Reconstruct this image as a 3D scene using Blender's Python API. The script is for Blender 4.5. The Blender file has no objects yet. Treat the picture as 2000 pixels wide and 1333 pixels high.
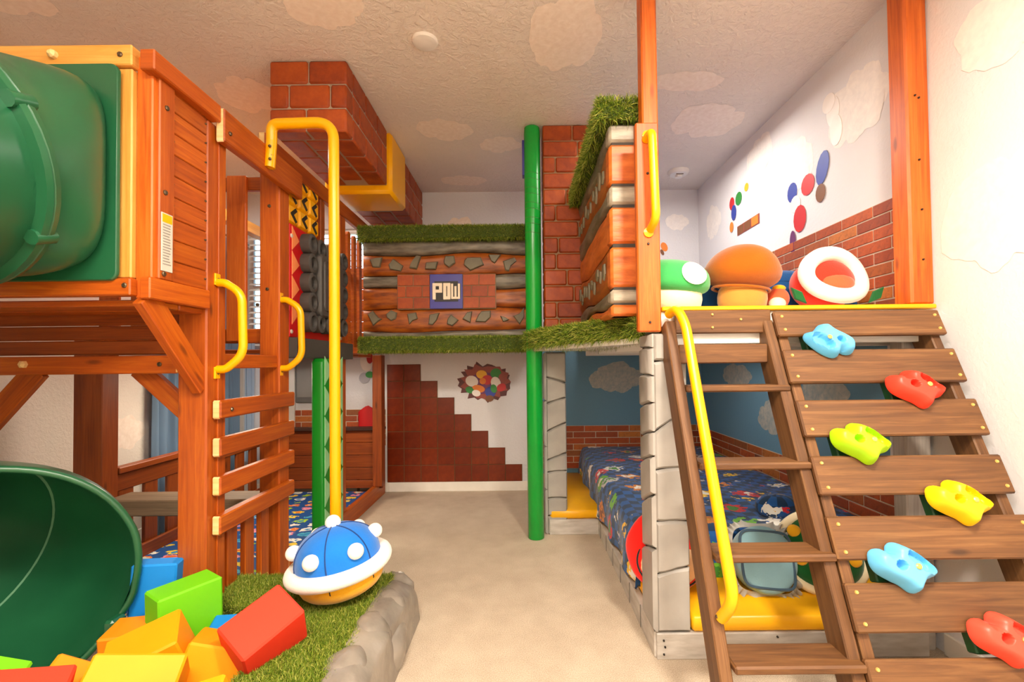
import bpy, bmesh, math, random
import numpy as np
from mathutils import Vector, Matrix, noise, Euler
random.seed(7); np.random.seed(7)
PI = math.pi
C = bpy.context.scene.collection
S = bpy.context.scene

# ------------------------------------------------------------------ camera, world, lights, exposure
def setup():
    cd = bpy.data.cameras.new('camera'); cam = bpy.data.objects.new('camera', cd); C.objects.link(cam)
    p, r = math.radians(1.2), math.radians(0.6)
    R = Vector((1, 0, 0)); F = Vector((0, math.cos(p), math.sin(p))); U = R.cross(F)
    R2 = R * math.cos(r) - U * math.sin(r); U2 = R2.cross(F)
    m = Matrix((R2, U2, -F)).transposed().to_4x4(); m.translation = (0, 0, 1.15)
    cam.matrix_world = m
    cd.sensor_width = 36; cd.lens = 889 / 2000 * 36
    cd.shift_x = (1000 - 1018) / 2000; cd.shift_y = (693.4 - 666.5) / 2000
    cd.clip_start = .05
    S.camera = cam
    w = bpy.data.worlds.new('sky'); S.world = w; w.use_nodes = True
    nt = w.node_tree; bg = nt.nodes['Background']
    sky = nt.nodes.new('ShaderNodeTexSky'); sky.sky_type = 'HOSEK_WILKIE'; sky.turbidity = 3; sky.sun_direction = (-.6, .55, .58)
    nt.links.new(sky.outputs[0], bg.inputs[0]); bg.inputs[1].default_value = 16.0
    def area(name, loc, size, power, col, rot=(0, 0, 0), sy=None):
        l = bpy.data.lights.new(name, 'AREA'); l.size = size; l.energy = power; l.color = col
        if sy: l.shape = 'RECTANGLE'; l.size_y = sy
        o = bpy.data.objects.new(name, l); o.location = loc; o.rotation_euler = rot; C.objects.link(o); return o
    area('ceiling_lamp_light', (.72, .3, 2.66), .25, 62, (1, .88, .72))
    area('ceiling_lamp_light_b', (-.35, -.25, 2.66), 1.0, 84, (1, .89, .75))
    area('loft_lamp_light', (.95, 3.1, 2.66), .8, 17, (1, .92, .82))
    area('playhouse_fill_light', (-1.8, 3.1, 1.2), .4, 9, (1, .82, .62))  # added fill that brightens the area under the deck, not a real lamp
    area('playhouse_upper_fill', (-1.85, 3.1, 2.68), .4, 14, (1, .93, .84))  # added overhead fill standing in for sun through the back window
    area('bunk_fill_light', (1.1, 3.0, 1.2), .5, 2.2, (1, .93, .82))  # added weak fill to lift the lower bunk, no fixture there
    S.view_settings.view_transform = 'Standard'; S.view_settings.look = 'None'
    S.view_settings.gamma = 1; S.view_settings.use_curve_mapping = False
    S.view_settings.exposure = 0.5
    S.cycles.max_bounces = 8; S.cycles.diffuse_bounces = 6
    S.cycles.caustics_reflective = False; S.cycles.caustics_refractive = False
setup()

# ------------------------------------------------------------------ materials
def lin(h):
    h = h.lstrip('#'); v = [int(h[i:i + 2], 16) / 255 for i in (0, 2, 4)]
    return tuple((c / 12.92 if c <= .04045 else ((c + .055) / 1.055) ** 2.4) for c in v) + (1,)
class NT:
    def __init__(s, name):
        s.m = bpy.data.materials.new(name); s.m.use_nodes = True; s.t = s.m.node_tree
        s.b = s.t.nodes['Principled BSDF']
    def n(s, typ, **kw):
        x = s.t.nodes.new('ShaderNode' + typ)
        for k, v in kw.items():
            if k.startswith('_'): setattr(x, k[1:], v)
            else: x.inputs[k].default_value = v
        return x
    def l(s, a, b): s.t.links.new(a, b)
    def ramp(s, fac, stops, interp='LINEAR'):
        r = s.t.nodes.new('ShaderNodeValToRGB'); e = r.color_ramp.elements; r.color_ramp.interpolation = interp
        e[0].position, e[0].color = stops[0]; e[1].position, e[1].color = stops[-1]
        for p, c in stops[1:-1]:
            q = e.new(p); q.color = c
        s.l(fac, r.inputs[0]); return r.outputs[0]
    def mix(s, fac, a, b, typ='MIX'):
        x = s.t.nodes.new('ShaderNodeMix'); x.data_type = 'RGBA'; x.blend_type = typ
        for v, i in ((fac, 0), (a, 6), (b, 7)):
            if hasattr(v, 'is_output'): s.l(v, x.inputs[i])
            else: x.inputs[i].default_value = v
        return x.outputs[2]
    def math(s, op, a, b=0.0):
        x = s.t.nodes.new('ShaderNodeMath'); x.operation = op
        for v, i in ((a, 0), (b, 1)):
            if hasattr(v, 'is_output'): s.l(v, x.inputs[i])
            else: x.inputs[i].default_value = v
        return x.outputs[0]
    def bump(s, h, strength=.3, dist=.005):
        x = s.n('Bump', Strength=strength, Distance=dist); s.l(h, x.inputs['Height']); s.l(x.outputs[0], s.b.inputs['Normal'])
    def col(s, c):
        if hasattr(c, 'is_output'): s.l(c, s.b.inputs['Base Color'])
        else: s.b.inputs['Base Color'].default_value = c
        return s
    def coord(s, kind='Object', scale=(1, 1, 1)):
        t = s.n('TexCoord'); mp = s.n('Mapping'); mp.inputs['Scale'].default_value = scale
        s.l(t.outputs[kind], mp.inputs[0]); return mp.outputs[0]

_plain = {}
def plain(name, hexc, rough=.5, spec=.5, var=.06, bump=0, bscale=60, sheen=0, coat=0):
    if name in _plain: return _plain[name]
    n = NT(name); c = lin(hexc)
    co = n.coord('Object'); nz = n.n('Texture' + 'Noise' if False else 'TexNoise', Scale=6, Detail=4); n.l(co, nz.inputs[0])
    a = tuple(min(1, v * (1 - var)) for v in c[:3]) + (1,); b = tuple(min(1, v * (1 + var)) for v in c[:3]) + (1,)
    n.col(n.ramp(nz.outputs[0], [(.3, a), (.7, b)]))
    n.b.inputs['Roughness'].default_value = rough; n.b.inputs['Specular IOR Level'].default_value = spec
    n.b.inputs['Sheen Weight'].default_value = sheen; n.b.inputs['Coat Weight'].default_value = coat
    if bump:
        b2 = n.n('TexNoise', Scale=bscale, Detail=5); n.l(co, b2.inputs[0]); n.bump(b2.outputs[0], bump, .004)
    _plain[name] = n.m; return n.m

def wood(name, dark, mid, light, rough=.45, knots=True, gs=1.0):
    n = NT(name); uv = n.n('UVMap')
    mp = n.n('Mapping'); mp.inputs['Scale'].default_value = (1.3 * gs, 26 * gs, 1); n.l(uv.outputs[0], mp.inputs[0])
    a = n.n('TexNoise', Scale=2.2, Detail=7, Roughness=.62, Distortion=.9); n.l(mp.outputs[0], a.inputs[0])
    mp2 = n.n('Mapping'); mp2.inputs['Scale'].default_value = (.7, 4, 1); n.l(uv.outputs[0], mp2.inputs[0])
    b = n.n('TexNoise', Scale=1.6, Detail=3); n.l(mp2.outputs[0], b.inputs[0])
    f = n.math('ADD', n.math('MULTIPLY', a.outputs[0], .62), n.math('MULTIPLY', b.outputs[0], .38))
    c = n.ramp(f, [(.33, lin(dark)), (.5, lin(mid)), (.66, lin(light))])
    if knots:
        mp3 = n.n('Mapping'); mp3.inputs['Scale'].default_value = (2.6, 9, 1); n.l(uv.outputs[0], mp3.inputs[0])
        v = n.n('TexVoronoi', Scale=1.0); n.l(mp3.outputs[0], v.inputs[0])
        k = n.ramp(v.outputs['Distance'], [(.045, (1, 1, 1, 1)), (.11, (0, 0, 0, 1))])
        dk = tuple(x * .45 for x in lin(dark)[:3]) + (1,)
        c = n.mix(n.math('MULTIPLY', k, .75), c, dk)
    oi = n.n('ObjectInfo'); t = n.math('ADD', n.math('MULTIPLY', oi.outputs['Random'], .26), .87)
    hs = n.n('HueSaturation'); n.l(c, hs.inputs['Color']); n.l(t, hs.inputs['Value'])
    n.col(hs.outputs[0]); n.b.inputs['Roughness'].default_value = rough
    n.bump(a.outputs[0], .12, .002)
    return n.m
W = wood('cedar_stain', '873606', 'A84C0A', 'BE6414')
WD = wood('cedar_dark_tone', '6E2E0C', '8C4010', 'A1501A')  # darker cedar tone for the inner, rear and under-deck boards
WP = wood('pine_end_grain', 'D9AE6C', 'EBC788', 'F3D6A0', knots=False)
WY = wood('pale_pine', 'CF8A34', 'DE9E46', 'E8B25E')
WB = wood('brown_stain', '4A2D17', '684424', '815A34', rough=.55)
WG = wood('grey_brown_board', '6E5B43', '87715A', '9C8568', rough=.6)
WO = wood('bright_cedar', 'A04208', 'C65E14', 'D8742A')

def plaster(name, hexc, amount, scale=38, extra=None):
    n = NT(name); co = n.coord('Object')
    a = n.n('TexNoise', Scale=scale, Detail=4, Roughness=.6, Distortion=.6); n.l(co, a.inputs[0])
    b = n.n('TexNoise', Scale=2.5, Detail=2); n.l(co, b.inputs[0])
    c = lin(hexc); c2 = tuple(v * .95 for v in c[:3]) + (1,)
    cc = n.ramp(b.outputs[0], [(.3, c2), (.7, c)])
    if extra: cc = extra(n, cc)
    n.col(cc); n.b.inputs['Roughness'].default_value = .85; n.b.inputs['Specular IOR Level'].default_value = .25
    h = n.ramp(a.outputs[0], [(.42, (0, 0, 0, 1)), (.62, (1, 1, 1, 1))])
    n.bump(h, amount, .006); return n.m
BLUE = lin('6F9AB6')
def blue_back(n, cc):       # the lower bunk recess is painted sky blue
    g = n.n('NewGeometry'); s = n.n('SeparateXYZ'); n.l(g.outputs['Position'], s.inputs[0])
    f = n.math('MULTIPLY', n.math('GREATER_THAN', s.outputs[0], .16), n.math('LESS_THAN', s.outputs[2], 1.28))
    return n.mix(f, cc, BLUE)
def blue_right(n, cc):
    g = n.n('NewGeometry'); s = n.n('SeparateXYZ'); n.l(g.outputs['Position'], s.inputs[0])
    f = n.math('MULTIPLY', n.math('GREATER_THAN', s.outputs[1], 2.05), n.math('LESS_THAN', s.outputs[2], 1.28))
    return n.mix(f, cc, BLUE)
M_ceil = plaster('ceiling_plaster', 'E6DCD2', .5, 30)
M_wall = plaster('wall_plaster', 'E8DFD3', .22, 55)
M_wback = plaster('wall_back_plaster', 'DEDEE2', .22, 55, blue_back)
M_wright = plaster('wall_right_plaster', 'E4E3E6', .12, 55, blue_right)
M_base = plain('baseboard_white', 'E8E4DC', .4)
M_white = plain('white_paint', 'E9E6E0', .4)

def carpet():
    n = NT('carpet_pile'); co = n.coord('Object')
    a = n.n('TexNoise', Scale=260, Detail=3); n.l(co, a.inputs[0])
    b = n.n('TexNoise', Scale=9, Detail=6); n.l(co, b.inputs[0])
    f = n.math('ADD', n.math('MULTIPLY', a.outputs[0], .75), n.math('MULTIPLY', b.outputs[0], .25))
    n.col(n.ramp(f, [(.3, lin('A39380')), (.52, lin('C2B29E')), (.7, lin('DACBB6'))]))
    n.b.inputs['Roughness'].default_value = .95; n.b.inputs['Specular IOR Level'].default_value = .1
    n.bump(f, .6, .006); return n.m
M_carpet = carpet()

def cloudpaint(name, a, b):
    n = NT(name); co = n.coord('Object')
    w = n.n('TexNoise', Scale=16, Detail=5, Distortion=2.5); n.l(co, w.inputs[0])
    z = n.n('TexNoise', Scale=30, Detail=4); n.l(co, z.inputs[0])
    f = n.math('ADD', n.math('MULTIPLY', w.outputs[0], .5), n.math('MULTIPLY', z.outputs[0], .5))
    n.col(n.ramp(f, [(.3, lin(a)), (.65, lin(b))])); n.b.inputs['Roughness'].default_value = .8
    n.bump(z.outputs[0], .3, .004); return n.m
M_cloud = cloudpaint('cloud_paint', 'E9D8C8', 'F7EADD')
M_cloudw = cloudpaint('cloud_paint_white', 'E8E4E2', 'F6F1EC')
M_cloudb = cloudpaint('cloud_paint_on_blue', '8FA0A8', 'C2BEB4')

def brickmat(name, d, m, l, rough=.55, bs=.35):
    n = NT(name); co = n.coord('Object'); oi = n.n('ObjectInfo')
    z = n.n('TexNoise', Scale=14, Detail=6, Roughness=.65); n.l(co, z.inputs[0])
    f = n.math('ADD', n.math('MULTIPLY', z.outputs[0], .8), n.math('MULTIPLY', oi.outputs['Random'], .2))
    n.col(n.ramp(f, [(.3, lin(d)), (.5, lin(m)), (.72, lin(l))])); n.b.inputs['Roughness'].default_value = rough
    z2 = n.n('TexNoise', Scale=45, Detail=5); n.l(co, z2.inputs[0]); n.bump(z2.outputs[0], bs, .004); return n.m
M_brick = brickmat('red_brick_foam', '802E08', '9C400A', 'B05014')
M_mortar = plain('mortar_pale', 'A08E7C', .8, bump=.4)
M_mortard = plain('mortar_tan', '8E7458', .8, bump=.4)
def muralbrick():
    n = NT('mural_brick'); co = n.coord('Object'); oi = n.n('ObjectInfo')
    z = n.n('TexNoise', Scale=34, Detail=7, Roughness=.75); n.l(co, z.inputs[0])
    base = n.ramp(oi.outputs['Random'], [(0, lin('A4451F')), (.3, lin('BE5A2A')), (.55, lin('9A4526')), (.75, lin('CF7C36')), (.88, lin('74422E')), (1, lin('B5532A'))])
    k = n.ramp(z.outputs[0], [(.36, (0, 0, 0, 1)), (.5, (1, 1, 1, 1))])
    dk = n.mix(.45, base, (.12, .035, .02, 1)); n.col(n.mix(k, dk, base))
    n.b.inputs['Roughness'].default_value = .6; n.bump(z.outputs[0], .4, .004); return n.m
M_mural = muralbrick()
M_tile = brickmat('glazed_tile', '5E1B06', '702408', '82300D', .3, .05)

def cloth(name, hexc, bump=.25, var=.08): return plain(name, hexc, .9, .2, var, bump, 140, sheen=.3)
M_yel = plain('yellow_powder_coat', 'F0AC00', .3, .5, .03)
M_yvinyl = plain('yellow_vinyl', 'F7B512', .35, .5, .05)
M_green = plain('green_gloss', '0FA038', .22, .5, .04)
M_gpost = plain('green_post_paint', '0C7A1C', .35, .5, .05)
M_mint = plain('mint_paint', '8FCB93', .5)
def slidemat():
    n = NT('slide_green'); co = n.coord('Object'); z = n.n('TexNoise', Scale=200, Detail=2); n.l(co, z.inputs[0])
    z2 = n.n('TexNoise', Scale=3, Detail=3); n.l(co, z2.inputs[0])
    n.col(n.ramp(z2.outputs[0], [(.3, lin('165032')), (.7, lin('1F603D'))])); n.b.inputs['Roughness'].default_value = .36; n.b.inputs['Coat Weight'].default_value = .35; n.b.inputs['Coat Roughness'].default_value = .3
    n.bump(z.outputs[0], .06, .001); return n.m
M_slide = slidemat()
M_dark = plain('charcoal_foam', '45423F', .55, .4, .06, .15)
M_black = plain('black_paint', '231F1C', .5)
M_red = plain('red_panel', 'C40D12', .4)
M_peach = plain('peach_panel', 'F08A50', .5)
M_bolt = plain('steel_bolt', '6B5C48', .35); M_bolt.node_tree.nodes['Principled BSDF'].inputs['Metallic'].default_value = .8
M_brass = plain('brass_screw', 'E8C470', .3)
M_brass.node_tree.nodes['Principled BSDF'].inputs['Metallic'].default_value = .5
def dirtmat(name, d, m, l):
    n = NT(name); co = n.coord('Object', (2, 2, 9)); z = n.n('TexNoise', Scale=4, Detail=5); n.l(co, z.inputs[0])
    n.col(n.ramp(z.outputs[0], [(.3, lin(d)), (.5, lin(m)), (.75, lin(l))])); n.b.inputs['Roughness'].default_value = .42
    n.bump(z.outputs[0], .25, .01); return n.m
M_dirt = dirtmat('orange_dirt', '6A2E08', '984C0E', 'B2641C')
M_rockband = dirtmat('grey_stone_band', '4C463A', '6E6758', '8C8474')
M_orange = dirtmat('orange_block', 'AC4E16', 'CC6824', 'DE7E3A')
M_cream = dirtmat('pale_stone_block', '7E7464', 'A39A88', 'BEB5A2')
M_stone = plain('set_stone', '6E6854', .5, .4, .25, .5, 30)
M_castle = plain('castle_stone', 'A29E99', .5, .4, .14, .25, 22)
M_joint = plain('joint_dark', '3C3630', .8)
def rockmat():
    n = NT('painted_rock'); co = n.coord('Object'); z = n.n('TexNoise', Scale=6, Detail=6); n.l(co, z.inputs[0])
    n.col(n.ramp(z.outputs[0], [(.3, lin('6E675F')), (.6, lin('938B81'))])); n.b.inputs['Roughness'].default_value = .24
    z2 = n.n('TexNoise', Scale=28, Detail=3); n.l(co, z2.inputs[0]); n.bump(z2.outputs[0], .3, .008); return n.m
M_rock = rockmat()
M_basegrey = dirtmat('base_grey_paint', 'A8A29A', 'BDB8B2', 'CFCBC6')

def grassmat():
    n = NT('turf_blade'); g = n.n('NewGeometry')
    n.col(n.ramp(g.outputs['Random Per Island'], [(0, lin('42600F')), (.35, lin('647E1A')), (.7, lin('8C9C30')), (1, lin('BEBC5C'))]))
    n.b.inputs['Roughness'].default_value = .55; n.b.inputs['Specular IOR Level'].default_value = .3
    return n.m
M_grass = grassmat(); M_turf = plain('turf_backing', '46561A', .9)

def bedding():
    n = NT('bed_print'); uv = n.n('UVMap')
    ck = n.n('TexChecker', Scale=1); ck.inputs[1].default_value = lin('0B539A'); ck.inputs[2].default_value = lin('083256')
    mp = n.n('Mapping'); mp.inputs['Scale'].default_value = (19, 19, 1); n.l(uv.outputs[0], mp.inputs[0]); n.l(mp.outputs[0], ck.inputs[0])
    nz = n.n('TexNoise', Scale=26, Detail=3); n.l(uv.outputs[0], nz.inputs[0])
    mp2 = n.n('Mapping'); mp2.inputs['Scale'].default_value = (5.4, 6.6, 1); n.l(uv.outputs[0], mp2.inputs[0])
    v = n.n('TexVoronoi', Scale=1, Randomness=.6); n.l(mp2.outputs[0], v.inputs[0])
    d = n.math('ADD', v.outputs['Distance'], n.math('MULTIPLY', n.math('SUBTRACT', nz.outputs[0], .5), .9))
    mask = n.math('LESS_THAN', d, .37); inner = n.math('LESS_THAN', d, .2)
    sp = n.n('SeparateColor'); n.l(v.outputs['Color'], sp.inputs[0])
    cc = n.ramp(sp.outputs[0], [(0, lin('E8E4DC')), (.2, lin('F2C21A')), (.4, lin('6AB72A')), (.58, lin('D8801E')), (.74, lin('D2202A')), (.9, lin('C9C2C8'))], 'CONSTANT')
    c2 = n.ramp(sp.outputs[1], [(0, lin('F6F2EA')), (.3, lin('8C4A1E')), (.55, lin('E8B22A')), (.8, lin('3A8A2A'))], 'CONSTANT')
    cc = n.mix(inner, cc, c2)
    n.col(n.mix(mask, ck.outputs[0], cc)); n.b.inputs['Roughness'].default_value = .85; n.b.inputs['Sheen Weight'].default_value = .2
    z = n.n('TexNoise', Scale=60); n.l(uv.outputs[0], z.inputs[0]); n.bump(z.outputs[0], .2, .003); return n.m
M_bed = bedding()
M_bluefab = cloth('navy_blue_quilt', '11508E')
def matprint():
    n = NT('mat_print'); uv = n.n('UVMap')
    nz = n.n('TexNoise', Scale=30, Detail=2); n.l(uv.outputs[0], nz.inputs[0])
    mp2 = n.n('Mapping'); mp2.inputs['Scale'].default_value = (8, 11.5, 1); n.l(uv.outputs[0], mp2.inputs[0])
    v = n.n('TexVoronoi', Scale=1, Randomness=.35); n.l(mp2.outputs[0], v.inputs[0])
    d = n.math('ADD', v.outputs['Distance'], n.math('MULTIPLY', n.math('SUBTRACT', nz.outputs[0], .5), .7))
    sp = n.n('SeparateColor'); n.l(v.outputs['Color'], sp.inputs[0])
    cc = n.ramp(sp.outputs[0], [(0, lin('F4F0E6')), (.2, lin('A6D62C')), (.4, lin('F2D23A')), (.6, lin('E8803A')), (.75, lin('4AB6D2')), (.88, lin('E890A8'))], 'CONSTANT')
    c2 = n.ramp(sp.outputs[1], [(0, lin('1E8AC8')), (.4, lin('C8DAD2')), (.7, lin('E0641E'))], 'CONSTANT')
    cc = n.mix(n.math('LESS_THAN', d, .2), cc, c2)
    n.col(n.mix(n.math('LESS_THAN', d, .37), lin('0B4F96'), cc)); n.b.inputs['Roughness'].default_value = .6; return n.m
M_mat = matprint()
def curtainmat(name, hexc):
    n = NT(name); n.col(lin(hexc)); n.b.inputs['Roughness'].default_value = .9
    tr = n.n('BsdfTranslucent'); tr.inputs[0].default_value = lin(hexc); mx = n.n('MixShader'); mx.inputs[0].default_value = .35
    n.l(n.b.outputs[0], mx.inputs[1]); n.l(tr.outputs[0], mx.inputs[2]); n.l(mx.outputs[0], n.t.nodes['Material Output'].inputs[0]); return n.m
M_curtain = curtainmat('curtain_blue_grey', '7F9DBB'); M_curtain2 = curtainmat('curtain_pale_blue', 'B9D2EC')
def glassmat():
    n = NT('window_glass'); n.b.inputs['Transmission Weight'].default_value = 1; n.b.inputs['Roughness'].default_value = 0
    n.b.inputs['IOR'].default_value = 1.1; n.col((.95, .98, 1, 1)); return n.m
M_glass = glassmat()
M_blind = plain('blind_slat_white', 'F2EFE8', .5)
M_label = plain('label_silver', 'C9C4B8', .35)
M_purple = plain('indigo_paint', '3A3A96', .4, .5, .1)
M_letter = plain('letter_cream', 'F2E4CC', .5)

# ------------------------------------------------------------------ mesh builder
WL = {}
_off = [0]
class MB:
    def __init__(s):
        s.v = []; s.f = []; s.uv = []; s.mi = []
    def add(s, verts, faces, uvs=None, mi=0, M=None):
        k = len(s.v)
        if M is not None: verts = [tuple(M @ Vector(p)) for p in verts]
        s.v.extend(verts)
        for i, fc in enumerate(faces):
            s.f.append([k + a for a in fc]); s.uv.append(uvs[i] if uvs else [(0, 0)] * len(fc)); s.mi.append(mi if isinstance(mi, int) else mi[i])
        return s
    def box(s, x0, x1, y0, y1, z0, z1, b=.003, M=None, end=0, mi=0):
        h = [(x1 - x0) / 2, (y1 - y0) / 2, (z1 - z0) / 2]; c = ((x0 + x1) / 2, (y0 + y1) / 2, (z0 + z1) / 2)
        T = Matrix.Translation(c); 
        if M is not None: T = M @ T
        return s.cbox(h, T, b, end, mi)
    def cbox(s, h, T, b=.003, end=0, mi=0):
        b = min(b, min(h) * .45); L = h.index(max(h)); ot = [a for a in (0, 1, 2) if a != L]
        vs = []; ix = {}
        for sx in (-1, 1):
            for sy in (-1, 1):
                for sz in (-1, 1):
                    sg = (sx, sy, sz)
                    for a in range(3):
                        ix[sg, a] = len(vs)
                        vs.append(tuple(sg[q] * (h[q] if q == a else h[q] - b) for q in range(3)))
        fs = []
        for a in range(3):
            p, q = [w for w in (0, 1, 2) if w != a]
            for sg in (-1, 1):
                def k(sp, sq):
                    t = [0, 0, 0]; t[a] = sg; t[p] = sp; t[q] = sq; return ix[tuple(t), a]
                fs.append(([k(-1, -1), k(1, -1), k(1, 1), k(-1, 1)], a))
        for a in range(3):
            p, q = [w for w in (0, 1, 2) if w != a]
            for sp in (-1, 1):
                for sq in (-1, 1):
                    def k(sa, ax):
                        t = [0, 0, 0]; t[a] = sa; t[p] = sp; t[q] = sq; return ix[tuple(t), ax]
                    fs.append(([k(-1, p), k(1, p), k(1, q), k(-1, q)], p))
        for sx in (-1, 1):
            for sy in (-1, 1):
                for sz in (-1, 1):
                    fs.append(([ix[(sx, sy, sz), a] for a in range(3)], ot[0]))
        ou, ov = random.random() * 9, random.random() * 9
        uvs = []; mis = []; out = []
        for fc, ax in fs:
            n = (Vector(vs[fc[1]]) - Vector(vs[fc[0]])).cross(Vector(vs[fc[2]]) - Vector(vs[fc[0]]))
            cen = sum((Vector(vs[i]) for i in fc), Vector()) 
            if n.dot(cen) < 0: fc = fc[::-1]
            if ax == L: u = [(vs[i][ot[0]] * .3 + ou, vs[i][ot[1]] + ov) for i in fc]; m = end if end else mi
            else:
                o = ot[1] if ax == ot[0] else ot[0]
                u = [(vs[i][L] + ou, vs[i][o] + ov + (.37 if ax == ot[0] else 0)) for i in fc]; m = mi
            out.append(fc); uvs.append(u); mis.append(m)
        return s.add(vs, out, uvs, mis, T)
    def bar(s, p0, p1, w, t, side=(0, 0, 1), b=.003, end=0, mi=0):
        p0, p1 = Vector(p0), Vector(p1); d = p1 - p0; L = d.length; d.normalize()
        sd = Vector(side); n = (sd - d * sd.dot(d)).normalized(); bn = d.cross(n)
        T = Matrix((d, n, bn)).transposed().to_4x4(); T.translation = (p0 + p1) / 2
        return s.cbox([L / 2, w / 2, t / 2], T, b, end, mi)
    def grid(s, fn, nu, nv, cu=False, cv=False, uvf=None, mi=0, flip=False, M=None):
        vs = []; us = []
        for i in range(nu + (0 if cu else 1)):
            for j in range(nv + (0 if cv else 1)):
                vs.append(tuple(fn(i / nu, j / nv)))
        NV = nv if cv else nv + 1; NU = nu if cu else nu + 1
        fs = []; uvs = []
        for i in range(nu):
            for j in range(nv):
                q = [(i, j), (i + 1, j), (i + 1, j + 1), (i, j + 1)]
                if flip: q = q[::-1]
                fs.append([(a % NU) * NV + (c % NV) for a, c in q])
                uvs.append([uvf(a / nu, c / nv) if uvf else (a / nu, c / nv) for a, c in q])
        return s.add(vs, fs, uvs, mi, M)
    def tube(s, path, r, n=12, cap=True, closed=False, mi=0, rf=None):
        P = [Vector(p) for p in path]; m = len(P); rings = []
        up = None; T0 = None
        for i in range(m):
            if closed: t = (P[(i + 1) % m] - P[i - 1]).normalized()
            else: t = (P[min(i + 1, m - 1)] - P[max(i - 1, 0)]).normalized()
            if up is None:
                a = Vector((0, 0, 1)) if abs(t.z) < .9 else Vector((0, 1, 0)); up = (a - t * a.dot(t)).normalized()
            else:
                q = T0.rotation_difference(t); up = q @ up; up = (up - t * up.dot(t)).normalized()
            T0 = t; bn = t.cross(up); rr = rf(i / (m - 1)) * r if rf else r
            rings.append([tuple(P[i] + (up * math.cos(2 * PI * k / n) + bn * math.sin(2 * PI * k / n)) * rr) for k in range(n)])
        vs = [v for R in rings for v in R]; fs = []
        for i in range(m if closed else m - 1):
            for k in range(n):
                a, b2 = i * n, ((i + 1) % m) * n
                fs.append([a + k, a + (k + 1) % n, b2 + (k + 1) % n, b2 + k])
        if cap and not closed:
            fs.append(list(range(n))[::-1]); fs.append([(m - 1) * n + k for k in range(n)])
        return s.add(vs, fs, None, mi)
    def lathe(s, prof, n=24, M=None, mi=0, cap=True):
        vs = []; fs = []
        for r, z in prof:
            for k in range(n): vs.append((r * math.cos(2 * PI * k / n), r * math.sin(2 * PI * k / n), z))
        for i in range(len(prof) - 1):
            for k in range(n): fs.append([i * n + k, i * n + (k + 1) % n, (i + 1) * n + (k + 1) % n, (i + 1) * n + k])
        if cap: fs.append(list(range(n))[::-1]); fs.append([(len(prof) - 1) * n + k for k in range(n)])
        return s.add(vs, fs, None, mi, M)
    def ell(s, c, r, M=None, nu=24, nv=14, mi=0, p=1.0, fn=None):
        def f(u, v):
            a = 2 * PI * u; b = PI * (v - .5); cb = math.copysign(abs(math.cos(b)) ** p, math.cos(b)); sb = math.copysign(abs(math.sin(b)) ** p, math.sin(b))
            q = Vector((r[0] * cb * math.cos(a), r[1] * cb * math.sin(a), r[2] * sb))
            if fn: q = fn(q, a, b)
            return q + Vector(c)
        return s.grid(f, nu, nv, cu=True, mi=mi, M=M, uvf=lambda u, v: (u * r[0] * 6, v * r[2] * 3))
    def prism(s, poly, fr, depth, inset=.004, mi=0):
        """polygon (2D) in frame fr = (O, U, V, N) pushed out along N with a small chamfer"""
        O, U, V, N = [Vector(a) for a in fr]; n = len(poly)
        ar = sum(poly[i][0] * poly[(i + 1) % n][1] - poly[(i + 1) % n][0] * poly[i][1] for i in range(n))
        if ar < 0: poly = poly[::-1]
        cx = sum(p[0] for p in poly) / n; cy = sum(p[1] for p in poly) / n
        R = max(1e-6, sum(math.hypot(p[0] - cx, p[1] - cy) for p in poly) / n); k = 1 - inset / R
        vs = [tuple(O + U * p[0] + V * p[1]) for p in poly]
        vs += [tuple(O + U * p[0] + V * p[1] + N * max(0, depth - inset)) for p in poly]
        vs += [tuple(O + U * (cx + (p[0] - cx) * k) + V * (cy + (p[1] - cy) * k) + N * depth) for p in poly]
        fs = [list(range(n))[::-1], [2 * n + i for i in range(n)]]
        for a in (0, n):
            for i in range(n): fs.append([a + i, a + (i + 1) % n, a + n + (i + 1) % n, a + n + i])
        if U.cross(V).dot(N) < 0: fs = [f[::-1] for f in fs]
        uvs = [[(poly[i % n][0], poly[i % n][1]) for i in f] for f in fs]
        return s.add(vs, fs, uvs, mi)
    def build(s, name, mats, parent=None, smooth=0, rot=None, **kw):
        me = bpy.data.meshes.new(name); V = np.array(s.v, dtype=float)
        c = (V.min(0) + V.max(0)) / 2
        if not isinstance(mats, (list, tuple)): mats = [mats]
        me.from_pydata([tuple(v) for v in V - c], [], s.f)
        for m in mats: me.materials.append(m)
        me.polygons.foreach_set('material_index', s.mi)
        ul = me.uv_layers.new(name='UVMap'); ul.data.foreach_set('uv', [x for f in s.uv for t in f for x in t])
        if smooth:
            me.polygons.foreach_set('use_smooth', [True] * len(me.polygons)); me.set_sharp_from_angle(angle=math.radians(smooth))
        me.update(); me.validate()
        o = bpy.data.objects.new(name, me); C.objects.link(o)
        place(o, c, parent)
        for k, v in kw.items(): o[k] = v
        return o
def place(o, c, parent=None):
    WL[o.name] = Vector(c)
    if parent is not None:
        o.parent = parent; o.location = Vector(c) - WL[parent.name]
    else: o.location = c
def thing(name, label, cat, loc, group=None, kind=None):
    o = bpy.data.objects.new(name, None); o.empty_display_size = .1; C.objects.link(o); place(o, loc)
    o['label'] = label; o['category'] = cat
    if group: o['group'] = group
    if kind: o['kind'] = kind
    return o
def tag(o, label, cat, group=None):
    o['label'] = label; o['category'] = cat
    if group: o['group'] = group
    return o
def struct(o): o['kind'] = 'structure'; return o
def inst(name, me, c, parent, rot=None, scale=None):
    o = bpy.data.objects.new(name, me); C.objects.link(o); place(o, c, parent)
    if rot: o.rotation_euler = rot
    if scale: o.scale = scale
    return o
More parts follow.
